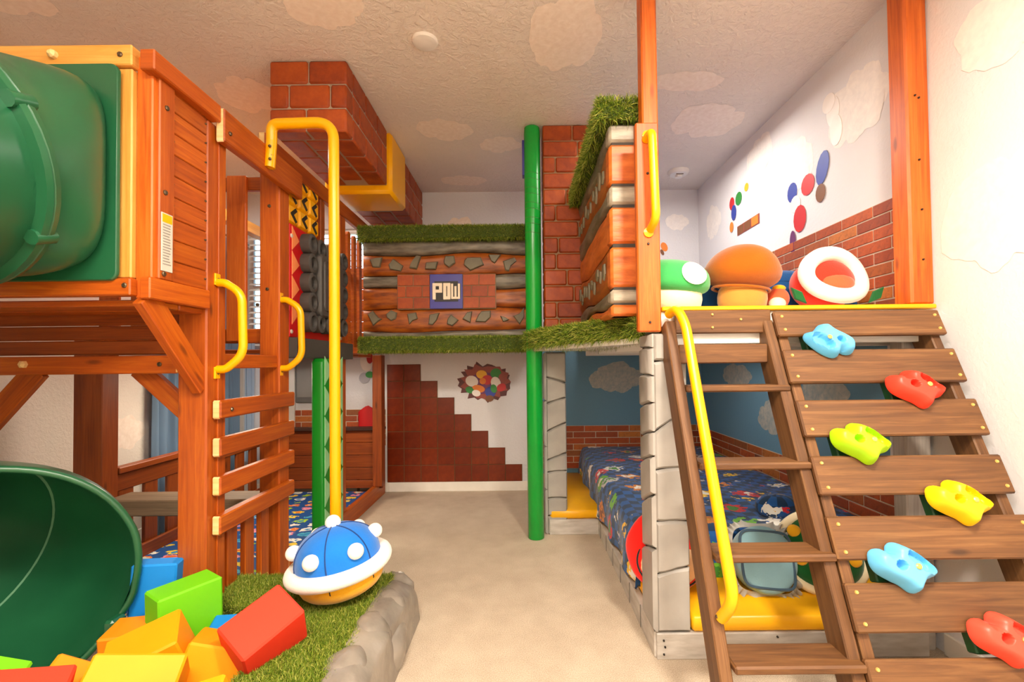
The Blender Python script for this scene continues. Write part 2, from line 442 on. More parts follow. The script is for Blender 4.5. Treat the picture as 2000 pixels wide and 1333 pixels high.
def rnd(path, rad, n=6):
    """round the corners of a polyline"""
    P = [Vector(p) for p in path]; out = [P[0]]
    for i in range(1, len(P) - 1):
        a = (P[i - 1] - P[i]); b = (P[i + 1] - P[i]); r = min(rad, a.length * .49, b.length * .49)
        A = P[i] + a.normalized() * r; B = P[i] + b.normalized() * r
        for k in range(n + 1):
            t = k / n; out.append(A * (1 - t) ** 2 + P[i] * 2 * t * (1 - t) + B * t * t)
    out.append(P[-1]); return out
def bolt(parent, loc, nrm, r=.008, mat=None, name='bolt'):
    M = Vector((0, 0, 1)).rotation_difference(Vector(nrm)).to_matrix().to_4x4(); M.translation = loc
    return MB().lathe([(r, -.004), (r, .002), (r * .7, .005)], 8, M).build(name, mat or M_bolt, parent)
def blades(name, parent, pts, nrm, L, wid, mat=None, droop=.35, jit=.55):
    n = len(pts); pts = np.asarray(pts, float); nrm = np.asarray(nrm, float)
    d = nrm + np.random.normal(0, jit, (n, 3)); d[:, 2] -= 0; d /= np.linalg.norm(d, axis=1)[:, None]
    side = np.cross(d, np.random.normal(0, 1, (n, 3))); side /= np.linalg.norm(side, axis=1)[:, None]
    ln = L * np.random.uniform(.6, 1.25, n)[:, None]; w = wid * .5
    mid = pts + d * ln * .6; tip = mid + (d + np.array([0, 0, -droop]) + np.random.normal(0, .25, (n, 3))) * ln * .45
    V = np.stack([pts - side * w, pts + side * w, mid + side * w * .7, mid - side * w * .7, tip], 1).reshape(-1, 3)
    k = np.arange(n)[:, None] * 5
    c = pts.mean(0)
    me = bpy.data.meshes.new(name); V = V - c
    me.vertices.add(len(V)); me.vertices.foreach_set('co', V.ravel())
    quads = k + np.array([[0, 1, 2, 3]]); tris = k + np.array([[3, 2, 4]])
    me.loops.add(n * 7); li = np.concatenate([quads, tris], 1).ravel(); me.loops.foreach_set('vertex_index', li)
    me.polygons.add(n * 2); st = (np.arange(n)[:, None] * 7 + np.array([[0, 4]])).ravel(); me.polygons.foreach_set('loop_start', st)
    me.update(calc_edges=True); me.materials.append(mat or M_grass)
    o = bpy.data.objects.new(name, me); C.objects.link(o); place(o, c, parent); o['kind'] = 'stuff'; return o

# ------------------------------------------------------------------ the room
XL, XR, YB, YF, ZC = -2.55, 1.65, 4.18, -1.2, 2.75
def wallbox(name, mat, boxes):
    m = MB()
    for b in boxes: m.box(*b, b=0)
    return struct(m.build(name, mat))
floor = wallbox('floor', M_carpet, [(XL - .1, XR + .1, YF - .1, YB + .1, -.1, 0)])
ceiling = wallbox('ceiling', M_ceil, [(XL - .1, XR + .1, YF - .1, YB + .1, ZC, ZC + .1)])
wx0, wx1, wz0, wz1 = -2.52, -1.42, 1.36, 2.42
wall_back = wallbox('wall_back', M_wback, [(XL, wx0, YB, YB + .1, 0, ZC), (wx1, XR, YB, YB + .1, 0, ZC), (wx0, wx1, YB, YB + .1, 0, wz0), (wx0, wx1, YB, YB + .1, wz1, ZC)])
ly0, ly1, lz0, lz1 = 3.2, 3.92, .9, 2.15
wall_left = wallbox('wall_left', M_wall, [(XL - .1, XL, YF, ly0, 0, ZC), (XL - .1, XL, ly1, YB + .1, 0, ZC), (XL - .1, XL, ly0, ly1, 0, lz0), (XL - .1, XL, ly0, ly1, lz1, ZC)])
wall_right = wallbox('wall_right', M_wright, [(XR, XR + .1, YF, YB + .1, 0, ZC)])
wall_front = wallbox('wall_front', M_wall, [(XL, XR, YF - .1, YF, 0, ZC)])
struct(MB().box(wx1 + .2, XR, YB - .014, YB, 0, .085, .004).box(XL, wx1 + .2, YB - .014, YB, 0, .085, .004).build('baseboard_back', M_base))
struct(MB().box(XL, XL + .014, YF, YB, 0, .085, .004).build('baseboard_left', M_base))
struct(MB().box(XR - .014, XR, YF, 1.8, 0, .085, .004).build('baseboard_right', M_base))
def window(name, axis, a0, a1, z0, z1, pos, sgn):
    o = bpy.data.objects.new(name, None); C.objects.link(o); place(o, ((a0 + a1) / 2, pos, z0) if axis == 'x' else (pos, (a0 + a1) / 2, z0)); struct(o)
    def bx(m, u0, u1, d0, d1, q0, q1, b=.002):
        lo, hi = sorted((pos + sgn * d0, pos + sgn * d1))
        return m.box(u0, u1, lo, hi, q0, q1, b) if axis == 'x' else m.box(lo, hi, u0, u1, q0, q1, b)
    m = MB()
    for u0, u1, q0, q1 in ((a0, a0 + .04, z0, z1), (a1 - .04, a1, z0, z1), (a0 + .04, a1 - .04, z0, z0 + .04), (a0 + .04, a1 - .04, z1 - .04, z1), (a0 + .04, a1 - .04, (z0 + z1) / 2 - .015, (z0 + z1) / 2 + .015)):
        bx(m, u0, u1, .03, .08, q0, q1)
    m.build('window_frame', M_white, o)
    bx(MB(), a0 + .03, a1 - .03, .05, .056, z0 + .03, z1 - .03, 0).build('pane', M_glass, o)
    bx(MB(), a0 - .03, a1 + .03, -.03, .03, z0 - .02, z0, .003).build('window_sill', M_white, o)
    return o, bx
w1, bx1 = window('window_1', 'x', wx0, wx1, wz0, wz1, YB, 1)
for k in range(20):
    z = wz0 + .03 + k * .052
    M = Matrix.Translation(((wx0 + wx1) / 2, YB - .012, z)) @ Matrix.Rotation(.5, 4, 'X')
    MB().cbox([(wx1 - wx0) / 2 - .03, .02, .0012], M, .0004).build('blind_slat', M_blind, w1)
w2, bx2 = window('window_2', 'y', ly0, ly1, lz0, lz1, XL, -1)

def cloud(parent, blobs, mat, fr, name='painted_cloud'):
    """overlapping round dabs of paint on a wall or ceiling; fr = (O, U, V, N)"""
    O, U, V, N = [Vector(a) for a in fr]; m = MB()
    for i, (x, y, a, b) in enumerate(blobs):
        n = 26; ph = random.random() * 6
        k = O + U * x + V * y + N * (.0006 + .00015 * i)
        vs = [tuple(k)] + [tuple(k + (U * math.cos(t) * a + V * math.sin(t) * b) * (1 + .05 * math.sin(5 * t + ph) + .03 * math.sin(11 * t))) for t in [2 * PI * q / n for q in range(n)]]
        fs = [[0, 1 + q, 1 + (q + 1) % n] for q in range(n)]
        if U.cross(V).dot(N) < 0: fs = [f[::-1] for f in fs]
        m.add(vs, fs)
    return m.build(name, mat, parent)
def puff(w, h, n=6):
    out = [(0, 0, w * .3, h * .36)]
    for i in range(n):
        t = 2 * PI * i / n + random.uniform(-.2, .2)
        out.append((math.cos(t) * w * .3, math.sin(t) * h * .2, w * random.uniform(.17, .24), h * random.uniform(.2, .3)))
    return out
CE = lambda x, y: ((x, y, ZC), (1, 0, 0), (0, 1, 0), (0, 0, -1))
for x, y, w, h, sk in ((-.85, 1.98, .34, .34, -.5), (.24, 2.2, .36, .62, 0), (-.507, 3.07, .36, .32, .2), (-.137, 3.28, .3, .26, -.2), (-.486, 3.92, .42, .24, 0), (.95, 2.56, .42, .22, .3), (1.25, 2.98, .46, .5, .4), (-1.6, 2.64, .34, .4, -.5), (-2.2, 1.9, .4, .3, 0), (-.2, 1.2, .4, .4, 0)):
    b = [(a + q * sk, q, c, d) for a, q, c, d in puff(w, h, 7)]
    cloud(ceiling, b, M_cloud, CE(x, y))
BK = lambda x, z: ((x, YB, z), (1, 0, 0), (0, 0, 1), (0, -1, 0))
cloud(wall_back, [(-.09, -.1, .085, .1), (0, -.03, .08, .1), (.09, -.02, .075, .1), (0, -.12, .17, .06)], M_cloud, BK(-.6, 2.44))
cloud(wall_back, puff(.22, .18), M_cloudw, BK(1.45, 2.45))
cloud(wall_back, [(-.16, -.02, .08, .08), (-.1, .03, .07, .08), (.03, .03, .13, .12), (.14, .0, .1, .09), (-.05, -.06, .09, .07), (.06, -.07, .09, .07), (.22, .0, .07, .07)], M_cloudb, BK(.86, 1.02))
RT = lambda y, z: ((XR, y, z), (0, -1, 0), (0, 0, 1), (-1, 0, 0))
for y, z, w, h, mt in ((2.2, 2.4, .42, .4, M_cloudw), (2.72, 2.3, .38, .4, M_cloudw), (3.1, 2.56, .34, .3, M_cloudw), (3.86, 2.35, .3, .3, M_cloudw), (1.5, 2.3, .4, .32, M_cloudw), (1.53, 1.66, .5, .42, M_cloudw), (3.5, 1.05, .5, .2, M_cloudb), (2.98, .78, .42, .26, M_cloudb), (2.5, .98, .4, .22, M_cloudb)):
    cloud(wall_right, puff(w, h, 7), mt, RT(y, z))
cloud(wall_left, puff(.36, .26), M_cloud, ((XL, 2.9, .74), (0, 1, 0), (0, 0, 1), (1, 0, 0)))
cloud(wall_left, puff(.5, .3), M_cloud, ((XL, 1.8, 1.9), (0, 1, 0), (0, 0, 1), (1, 0, 0)))

# glazed tile steps on the back wall
tm = MB().box(-.0742, .0742, -.006, .006, -.0742, .0742, .002); t0 = tm.build('tile', M_tile, wall_back); tme = t0.data
first = True
for r in range(7):
    for c in range(8 - r if r else 8):
        p = (-1.155 + c * .1537, YB - .006, .162 + r * .1537)
        if first: place(t0, p, wall_back); first = False
        else: inst('tile', tme, p, wall_back)
MB().prism([(-1.233, .084)] + [q for r in range(7) for q in ((-1.233 + .1537 * (8 - r) + .002, .084 + .1537 * r), (-1.233 + .1537 * (8 - r) + .002, .084 + .1537 * (r + 1)))] + [(-1.233, .084 + .1537 * 7)], ((0, YB, 0), (1, 0, 0), (0, 0, 1), (0, -1, 0)), .006, .001).build('grout', plain('grout', '6E5638', .8), wall_back)

# brick-pattern wall panels (each brick its own thin slab)
MBL, MBH = .205, .0555
mural_me = {}
def mural(parent, axis, a0, a1, z0, rows, pos, nrm, seed):
    rs = random.Random(seed)
    m = MB()
    t = .008
    def bx(m, u0, u1, d0, d1, q0, q1, b):
        lo, hi = sorted((pos + nrm * d0, pos + nrm * d1))
        return m.box(u0, u1, lo, hi, q0, q1, b) if axis == 'x' else m.box(lo, hi, u0, u1, q0, q1, b)
    bx(m, a0, a1, 0, .006, z0, z0 + rows * MBH, .001); m.build('mortar_backing', plain('mural_mortar', 'CFC0AC', .8), parent)
    for r in range(rows):
        u = a0 - (MBL * .5 if r % 2 else 0) - rs.choice((0, .0))
        while u < a1 - .01:
            u0, u1 = max(u, a0) + .0035, min(u + MBL, a1) - .0035
            if u1 - u0 > .012:
                key = (axis, round(u1 - u0, 3))
                c = (u0 + u1) / 2; zc = z0 + (r + .5) * MBH
                p = (c, pos + nrm * .00525, zc) if axis == 'x' else (pos + nrm * .00525, c, zc)
                if key not in mural_me:
                    o = bx(MB(), u0, u1, .001, .0095, zc - MBH / 2 + .0032, zc + MBH / 2 - .0032, .002).build('brick', M_mural, parent); mural_me[key] = o.data
                else: inst('brick', mural_me[key], p, parent)
            u += MBL
mural(wall_right, 'y', 1.9, YB - .012, 1.37, 9, XR, -1, 1)
mural(wall_right, 'y', 1.9, YB - .012, .17, 7, XR, -1, 2)
mural(wall_back, 'x', .16, XR - .012, .195, 7, YB, -1, 3)
mural(wall_back, 'x', -2.12, -1.245, .42, 6, YB, -1, 4)

# bits on the back wall seen through the playhouse
o = MB().box(-2.13, -2.07, YB - .025, YB - .001, .085, 1.34, .004).build('trim_1', M_white); struct(o)
t = thing('wall_screen', 'dark grey flat screen on the back wall behind the playhouse', 'screen', (-1.9, YB - .02, .8))
MB().box(-2.06, -1.78, YB - .03, YB - .001, .82, 1.27, .006).build('bezel', plain('screen_bezel', '6B6A68', .5), t)
MB().box(-2.045, -1.795, YB - .034, YB - .03, .87, 1.255, .001).build('display', plain('screen_grey', '8C8B88', .25), t)
t = thing('red_chair_back', 'red rounded seat back behind the low panel under the deck', 'chair', (-1.4, 4.1, .1))
MB().grid(lambda u, v: (-1.4 + (.1 + .02 * math.cos(2 * PI * u)) * math.cos(2 * PI * u), 4.13 + .025 * math.sin(2 * PI * u), .45 + .34 * v - .06 * v * v * abs(math.cos(2 * PI * u))), 20, 8, cu=True).build('backrest', plain('chair_red', 'CC1A1E', .5), t, 60)
MB().box(-1.49, -1.31, 4.05, 4.16, .41, .46, .01).build('seat', plain('chair_red', 'CC1A1E', .5), t)
for dx in (-.07, .07): MB().tube([(-1.4 + dx, 4.1, 0.0), (-1.4 + dx, 4.1, .42)], .012, 8).build('leg', M_bolt, t)

# curtains on the left wall
def curtain(y0, y1, x, z0, z1, folds, ph):
    m = MB(); 
    f = lambda u, v: (x + .028 * math.sin(folds * 2 * PI * u + ph + .5 * v) * (1 - .35 * v) + .015 * noise.noise((u * 7, v * 2, ph)), y0 + (y1 - y0) * u + .012 * math.sin(v * 3 + u * 20), z0 + (z1 - z0) * v)
    m.grid(f, 90, 16); m.grid(lambda u, v: Vector(f(u, v)) - Vector((.004, 0, 0)), 90, 16, flip=True); return m
t = thing('curtain', 'blue grey full-length curtain on the left wall, nearer of the pair', 'curtain', (XL + .06, 3.35, 0), 'window curtains')
curtain(3.06, 3.52, XL + .06, .02, 2.25, 5, 0).build('fabric', M_curtain, t, 60)
t = thing('curtain', 'blue grey full-length curtain on the left wall, beside the back corner', 'curtain', (XL + .06, 3.9, 0), 'window curtains')
curtain(3.60, 3.98, XL + .06, .02, 2.25, 5, 1.7).build('fabric', M_curtain, t, 60)
t = thing('curtain', 'narrow pale blue curtain gathered at the left end of the back window', 'curtain', (-2.46, YB - .07, 0), 'window curtains')
MB().grid(lambda u, v: (-2.50 + .09 * u, YB - .07 + .014 * math.sin(u * 12 + v), .3 + 1.1 * v), 24, 10).build('fabric', M_curtain2, t, 60)
t = thing('curtain_rod', 'slim rod above the blue grey curtains on the left wall', 'curtain rod', (XL + .06, 3.6, 2.26))
MB().tube([(XL + .06, 3.0, 2.27), (XL + .06, 4.15, 2.27)], .01, 8).build('rod', M_bolt, t)
for y in (3.03, 4.12): MB().box(XL, XL + .07, y - .01, y + .01, 2.25, 2.29, .002).build('bracket', M_bolt, t)

# ceiling fittings
t = thing('ceiling_cover', 'round flat white cover plate on the ceiling near the brick beam', 'cover plate', (-.458, 2.21, ZC))
MB().lathe([(.064, 0), (.064, -.006), (.058, -.013), (.03, -.017), (.001, -.018)], 32, Matrix.Translation((-.458, 2.21, ZC))).build('cover', M_white, t, 40)
t = thing('smoke_detector', 'small white ceiling detector above the loft bed', 'smoke detector', (1.33, 3.77, ZC))
MB().lathe([(.085, 0), (.085, -.012), (.07, -.03), (.03, -.034), (.001, -.034)], 28, Matrix.Translation((1.33, 3.77, ZC))).build('housing', M_white, t, 40)
MB().lathe([(.03, -.03), (.028, -.055), (.001, -.058)], 16, Matrix.Translation((1.33, 3.77, ZC))).build('sensor', M_white, t, 40)
MB().box(1.30, 1.36, 3.735, 3.742, ZC - .037, ZC - .031, .001).build('vent_slot', M_bolt, t)

# wall stickers: plain generic shapes in the colours of the photograph
def sticker(name, label, fr, shapes, cat='wall sticker'):
    O = Vector(fr[0]) + Vector(fr[3]) * .0019; t = thing(name, label, cat, O)
    for i, (poly, mat, nm) in enumerate(shapes): MB().prism(poly, (O + Vector(fr[3]) * (.0006 * i), fr[1], fr[2], fr[3]), .0012, .0003).build(nm, mat, t)
    return t
def star(cx, cy, rx, ry, n, k, seed=0):
    r = random.Random(seed); out = []
    for i in range(2 * n):
        q = (1 if i % 2 == 0 else k) * r.uniform(.88, 1.1); a = PI * i / n
        out.append((cx + rx * q * math.cos(a), cy + ry * q * math.sin(a)))
    return out
def oval(cx, cy, rx, ry, n=14, rot=0):
    return [(cx + rx * math.cos(2 * PI * i / n) * math.cos(rot) - ry * math.sin(2 * PI * i / n) * math.sin(rot), cy + rx * math.cos(2 * PI * i / n) * math.sin(rot) + ry * math.sin(2 * PI * i / n) * math.cos(rot)) for i in range(n)]
pc = {k: plain('print_' + k, h, .5) for k, h in dict(brick='96463C', dark='5A2A2C', red='C8262C', green='2E8A3A', yellow='F0B428', blue='2B3F9E', white='EFE8E2', purple='6A2E66', orange='E8822A', brown='7A4A2A').items()}
sh = [(star(0, 0, .255, .18, 17, .86, 3), pc['dark'], 'crack_edge'), (star(0, 0, .235, .165, 13, .84, 5), pc['brick'], 'brick_hole')]
for x, y, a, b, c in ((0, -.01, .15, .1, 'purple'), (-.12, .01, .06, .05, 'white'), (-.03, .07, .05, .04, 'yellow'), (.1, .08, .05, .045, 'green'), (.02, .02, .05, .045, 'red'), (-.06, -.06, .06, .035, 'orange'), (.1, -.01, .045, .06, 'white'), (.05, -.09, .05, .05, 'blue'), (.15, -.05, .045, .035, 'red'), (-.14, -.07, .04, .03, 'green'), (-.08, -.1, .04, .03, 'white'), (.08, -.06, .03, .04, 'green'), (.04, -.15, .04, .03, 'brown'), (-.02, .01, .03, .03, 'orange'), (.16, .05, .035, .03, 'brick')):
    sh.append((oval(x, y, a, b, 14, x * 3), pc[c], 'colour_patch'))
sticker('wall_sticker', 'cracked brick burst sticker with bright patches above the tile steps', BK(-.335, .99), sh)
sticker('wall_sticker', 'yellow oval sticker high on the right wall', RT(3.28, 2.42), [(oval(0, 0, .03, .03), pc['yellow'], 'disc')])
sticker('wall_sticker', 'yellow oval sticker low on the right wall beside the far corner', RT(3.83, 2.02), [(oval(0, 0, .03, .03), pc['yellow'], 'disc')])
sticker('wall_sticker', 'narrow strip sticker of brown bricks on the right wall', RT(3.27, 2.14), [([(-.16, -.035), (.16, -.035), (.16, .035), (-.16, .035)], pc['brick'], 'strip')] + [([(x, -.03), (x + .09, -.03), (x + .09, .03), (x, .03)], pc['orange'] if i == 2 else pc['brown'], 'strip_brick') for i, x in enumerate((-.155, -.05, .055))])
sticker('wall_sticker', 'sticker of red, blue and green spots on the right wall', RT(3.46, 2.32), [(oval(-.05, .06, .04, .05), pc['red'], 'spot'), (oval(.06, .06, .05, .05), pc['green'], 'spot'), (oval(-.02, -.02, .04, .06), pc['blue'], 'spot'), (oval(-.06, -.12, .03, .04), pc['orange'], 'spot')])
sticker('wall_sticker', 'larger sticker of red, blue and brown spots on the right wall', RT(2.6, 2.07), [(oval(-.13, .1, .05, .06), pc['blue'], 'spot'), (oval(-.1, .02, .05, .05), pc['white'], 'spot'), (oval(.02, .09, .06, .06), pc['red'], 'spot'), (oval(-.06, -.08, .06, .08), pc['red'], 'spot'), (oval(.15, .13, .05, .09, 14, -.3), pc['blue'], 'spot'), (oval(.13, -.0, .04, .05), pc['brown'], 'spot'), (oval(-.13, -.2, .03, .07), pc['purple'], 'spot')])
sticker('wall_sticker', 'white wavy cloud sticker above the larger spotted one', RT(2.36, 2.38), [(oval(0, .08, .05, .08), pc['white'], 'puff'), (oval(.02, -.03, .045, .08), pc['white'], 'puff'), (oval(-.03, .14, .05, .05), pc['white'], 'puff')])
sticker('wall_sticker', 'small orange sticker on the loft back wall', BK(1.33, 2.22), [(oval(0, 0, .03, .045, 12, .4), pc['orange'], 'spot'), (oval(-.02, -.05, .015, .03, 10, .4), pc['brown'], 'spot')])
sticker('wall_sticker', 'grey swirl sticker half hidden behind the playhouse corner post', BK(-1.42, 1.12), [(oval(0, .08, .06, .1), pc['white'], 'puff'), (oval(-.02, -.08, .05, .05), plain('print_grey', 'A8A8B0', .5), 'puff'), (oval(.03, .1, .03, .05), pc['red'], 'spot'), (oval(.03, -.05, .04, .03), pc['green'], 'spot')])

# ------------------------------------------------------------------ wooden playset on the left
XS = -1.245
PS = thing('wooden_playset', 'tall orange-stained cedar climbing tower and playhouse along the left wall', 'playset', (-1.75, 2.9, 0))
WM = [W, WP]
def bd(name, x0, x1, y0, y1, z0, z1, mat=None, b=.004, par=None, end=1, **kw):
    return MB().box(x0, x1, y0, y1, z0, z1, b, end=end).build(name, mat or WM, par or PS, **kw)
# cabin
bd('corner_post', -1.30, -1.245, 1.53, 1.575, 1.385, 2.215, WO)
bd('front_board', -1.385, -1.302, 1.515, 1.545, 1.452, 2.164, [WY, WP])
bd('front_board', -2.14, -2.04, 1.515, 1.545, 1.452, 2.164, [WY, WP])
bd('front_top_rail', -2.3, -1.292, 1.50, 1.54, 2.166, 2.236, [WY, WP], end=0)
bd('front_bottom_rail', -2.3, -1.292, 1.50, 1.54, 1.392, 1.45, end=0)
bd('side_corner_board', -1.255, -1.232, 1.545, 1.615, 1.455, 2.15)
for k in range(9):
    z = 1.457 + k * .0775
    bd('side_plank', -1.266, -1.246, 1.612, 1.80, z, z + .0755, b=.003)
bd('side_bottom_rail', -1.265, -1.23, 1.505, 1.80, 1.382, 1.455, end=0)
bd('side_top_rail', -1.262, -1.212, 1.495, 1.835, 2.147, 2.217, end=0)
for k in range(2): bd('floor_plank', -2.28, -1.262, 1.545 + k * .134, 1.545 + k * .134 + .13, 1.362, 1.384, W)
for k, z in enumerate((1.206, 1.265, 1.324)): bd('fascia_board', -2.3, -1.365, 1.83, 1.85, z, z + .056, [WD, WP])
bd('cross_beam', -2.3, -1.362, 1.80, 1.835, 1.128, 1.20)
bd('main_post', -1.36, -1.245, 1.80, 1.91, 0, 2.147, b=.006)
bd('main_post', -1.342, -1.238, 2.33, 2.43, 0, 2.2, b=.006)
bd('post_batten', -1.246, -1.238, 1.86, 1.905, 0, 2.14)
MB().bar((-1.272, 1.535, 1.395), (-1.272, 1.815, 1.075), .085, .035, (0, 1, 1)).build('diagonal_brace', WM, PS)
MB().bar((-1.56, 1.86, 1.15), (-1.335, 1.86, .945), .075, .03, (1, 0, 1)).build('diagonal_brace', WM, PS)
MB().bar((-1.93, 1.82, 1.15), (-2.22, 1.82, .83), .085, .03, (1, 0, -1)).build('diagonal_brace', WM, PS)
bd('far_post', -2.30, -2.19, 2.38, 2.48, 0, 1.362, WD); bd('post_batten', -2.362, -2.302, 2.40, 2.47, 0, 1.362, WD)
bd('rail_cap', -2.245, -2.185, 2.482, 3.9, .575, .61, WD); bd('rail_board', -2.23, -2.2, 2.482, 3.9, .48, .573, WD)
for k in range(8): bd('fence_slat', -2.225, -2.205, 2.50 + k * .172, 2.598 + k * .172, .05, .50, WD)
bd('bottom_rail', -2.204, -2.18, 2.482, 3.9, .06, .14, WD)
MB().box(-2.19, -1.36, 2.39, 2.56, .375, .46, .006, end=0).build('bench_board', WG, PS)
# rear slat wall of the tower, deck rim, rungs
for k in range(5): bd('wall_slat', -1.527 - k * .165, -1.425 - k * .165, 2.35, 2.372, 1.285, 2.15, WO)
bd('slat_rail', -2.2, -1.357, 2.372, 2.40, 1.275, 1.35); bd('slat_rail', -2.2, -1.357, 2.372, 2.40, 2.08, 2.15)
bd('deck_rim', -1.282, -1.247, 1.912, 2.328, 1.145, 1.208)
bd('upper_beam', -1.237, -1.20, 1.835, 2.50, 2.072, 2.21, b=.005)
for z in (1.017, .865, .71, .553): bd('ladder_rung', -1.245, -1.208, 1.83, 2.43, z - .075, z, b=.006)
for k in range(3): bd('fence_slat', -1.282, -1.255, 1.950 + k * .125, 2.018 + k * .125, .02, .535)
bd('fence_rail', -1.30, -1.283, 1.912, 2.328, .47, .53, WD)
for y in (1.856, 2.352):
    pth = rnd([(XS + .006, y, 1.497), (XS + .035, y, 1.497), (XS + .105, y, 1.452), (XS + .112, y, 1.20), (XS + .04, y, 1.142), (XS + .006, y, 1.142)], .05, 8)
    h = MB().tube(pth, .0165, 12).build('grab_handle', M_yel, PS, 60, label='yellow curved grab handle')
    for z in (1.51, 1.128):
        MB().box(XS, XS + .008, y - .016, y + .016, z - .024, z + .024, .004).build('foot_plate', M_yel, h)
        bolt(h, (XS + .009, y, z), (1, 0, 0), .007)
# long deck part: top beam, posts, railing, low walls
bd('long_beam', -1.275, -1.238, 2.2, 4.14, 2.205, 2.30, b=.005)
bd('far_long_beam', -2.27, -2.2, 2.42, 4.0, 2.25, 2.34, WY)
bd('thin_post', -1.30, -1.25, 2.84, 2.90, 1.2, 2.204, WD); bd('main_post', -1.315, -1.247, 3.14, 3.235, .08, 2.204)
for k in range(3):
    y0 = 3.262 + k * .115
    MB().prism([(y0, 1.29), (y0 + .058, 1.29)] + [(y0 + .029 + .029 * math.cos(a), 2.10 + .029 * math.sin(a)) for a in [PI * q / 8 for q in range(9)]], ((-1.262, 0, 0), (0, 1, 0), (0, 0, 1), (1, 0, 0)), .02, .003).build('picket', W, PS)
bd('picket_rail', -1.282, -1.263, 3.236, 3.56, 1.34, 1.40, WD); bd('picket_rail', -1.282, -1.263, 3.236, 3.56, 1.78, 1.84, WD)
for k in range(8): bd('back_wall_plank', -2.12, -1.245, 4.05, 4.07, 1.26 + k * .096, 1.352 + k * .096, WO, b=.005)
for k in range(5): bd('deck_plank', -2.2, -1.3, 2.45 + k * .3, 2.74 + k * .3, 1.222, 1.245, W)
bd('corner_post', -1.265, -1.187, 3.86, 3.96, .13, 1.24, WD)
bd('panel_cap', -2.2, -1.20, 3.93, 4.03, .592, .617, plain('dark_cap', '3A2016', .5))
for k in range(4): bd('low_wall_board', -2.2, -1.27, 3.975, 3.997, .16 + k * .108, .265 + k * .108, WD)
bd('low_wall_rail', -2.2, -1.21, 3.965, 3.985, .09, .158, WD); bd('low_wall_stile', -1.268, -1.21, 3.962, 3.99, .158, .592, WD)
bd('kerb_board', -1.275, -1.238, 2.44, 4.13, 0, .13, b=.005)
bd('kerb_board', -2.2, -1.28, 1.95, 1.985, 0, .07, WD)
for (x, y, z, nx, ny) in ((-1.231, 1.575, 2.06, 1, 0), (-1.231, 1.57, 1.76, 1, 0), (-1.231, 1.565, 1.475, 1, 0), (-1.36 + .05, 1.50, 1.425, 0, -1), (-1.33, 1.499, 2.2, 0, -1), (-1.43, 1.798, 1.165, 0, -1), (-1.198, 1.87, 2.12, 1, 0), (-1.244, 1.875, 1.33, 1, 0), (-1.244, 1.89, .55, 1, 0), (-1.35, 2.329, 1.47, 0, -1), (-1.30, 2.329, 1.55, 0, -1), (-1.29, 2.329, 1.98, 0, -1), (-1.207, 1.90, .975, 1, 0)):
    bolt(PS, (x, y, z), (nx, ny, 0), .009)
for x in (-1.78, -1.55): MB().lathe([(.014, 0), (.014, .012), (.006, .02)], 8, Matrix.Translation((x, 1.5, 2.2)) @ Matrix.Rotation(PI / 2, 4, 'X')).build('wing_nut', WP, PS)
MB().lathe([(.015, 0), (.015, .012), (.006, .02)], 6, Matrix.Translation((-1.965, 1.8, 1.17)) @ Matrix.Rotation(PI / 2, 4, 'X')).build('wing_nut', WP, PS)
for k in range(9):
    for y in (1.622, 1.79): bolt(PS, (-1.2455, y, 1.47 + k * .0775 + .03), (1, 0, 0), .004, M_bolt, 'screw')
lb = MB().box(-1.2322, -1.229, 1.552, 1.602, 1.485, 1.688, .001).build('warning_label', M_label, PS, label='silver label plate with yellow header')
MB().box(-1.2292, -1.2284, 1.555, 1.599, 1.655, 1.684, .0003).build('header', M_yel, lb)
for k in range(15): MB().box(-1.2291, -1.2285, 1.558, 1.596 - .012 * random.random(), 1.645 - k * .0098, 1.649 - k * .0098, .0002).build('print_line', plain('print_grey_line', '8E8A84', .6), lb)

# red panel with a scalloped dark plaque
RP = thing('red_wall_panel', 'red panel with peach triangles and a dark scalloped plaque beside the yellow pole', 'panel', (XS, 2.8, 1.2))
MB().box(-1.252, -1.238, 2.432, 3.138, 1.31, 1.925, .003).build('red_board', M_red, RP)
MB().box(-1.262, -1.2, 2.432, 3.25, 1.198, 1.308, .004).build('dark_beam', M_dark, RP)
frS = ((-1.238, 0, 0), (0, 1, 0), (0, 0, 1), (1, 0, 0))
for k in range(4):
    z0 = 1.38 + k * .135
    MB().prism([(2.455, z0), (2.455, z0 + .13), (2.535, z0 + .065)], frS, .003, .001).build('triangle', M_peach, RP)
    MB().prism([(3.125, z0), (3.125, z0 + .13), (3.07, z0 + .065)], frS, .003, .001).build('triangle', M_peach, RP)
for y, z in ((2.45, 1.86), (2.45, 1.34), (3.12, 1.34)): bolt(RP, (-1.237, y, z), (1, 0, 0), .012, M_label)
def rrect(y0, y1, z0, z1, r, n=6):
    out = []
    for cy, cz, a0 in ((y1 - r, z1 - r, 0), (y0 + r, z1 - r, PI / 2), (y0 + r, z0 + r, PI), (y1 - r, z0 + r, 1.5 * PI)):
        out += [(cy + r * math.cos(a0 + PI / 2 * q / n), cz + r * math.sin(a0 + PI / 2 * q / n)) for q in range(n + 1)]
    return out
pq = MB().prism(rrect(2.62, 3.04, 1.40, 1.86, .03), ((-1.238, 0, 0), (0, 1, 0), (0, 0, 1), (1, 0, 0)), .035, .006).build('plaque', M_dark, RP, 40)
for cy in (2.60, 3.06):
    for k in range(5): MB().lathe([(.058, 0), (.058, .05), (.05, .056), (.038, .056), (.034, .035), (.001, .035)], 18, Matrix.Translation((-1.238, cy, 1.405 + k * .112)) @ Matrix.Rotation(PI / 2, 4, 'Y')).build('scallop', M_dark, pq, 40)
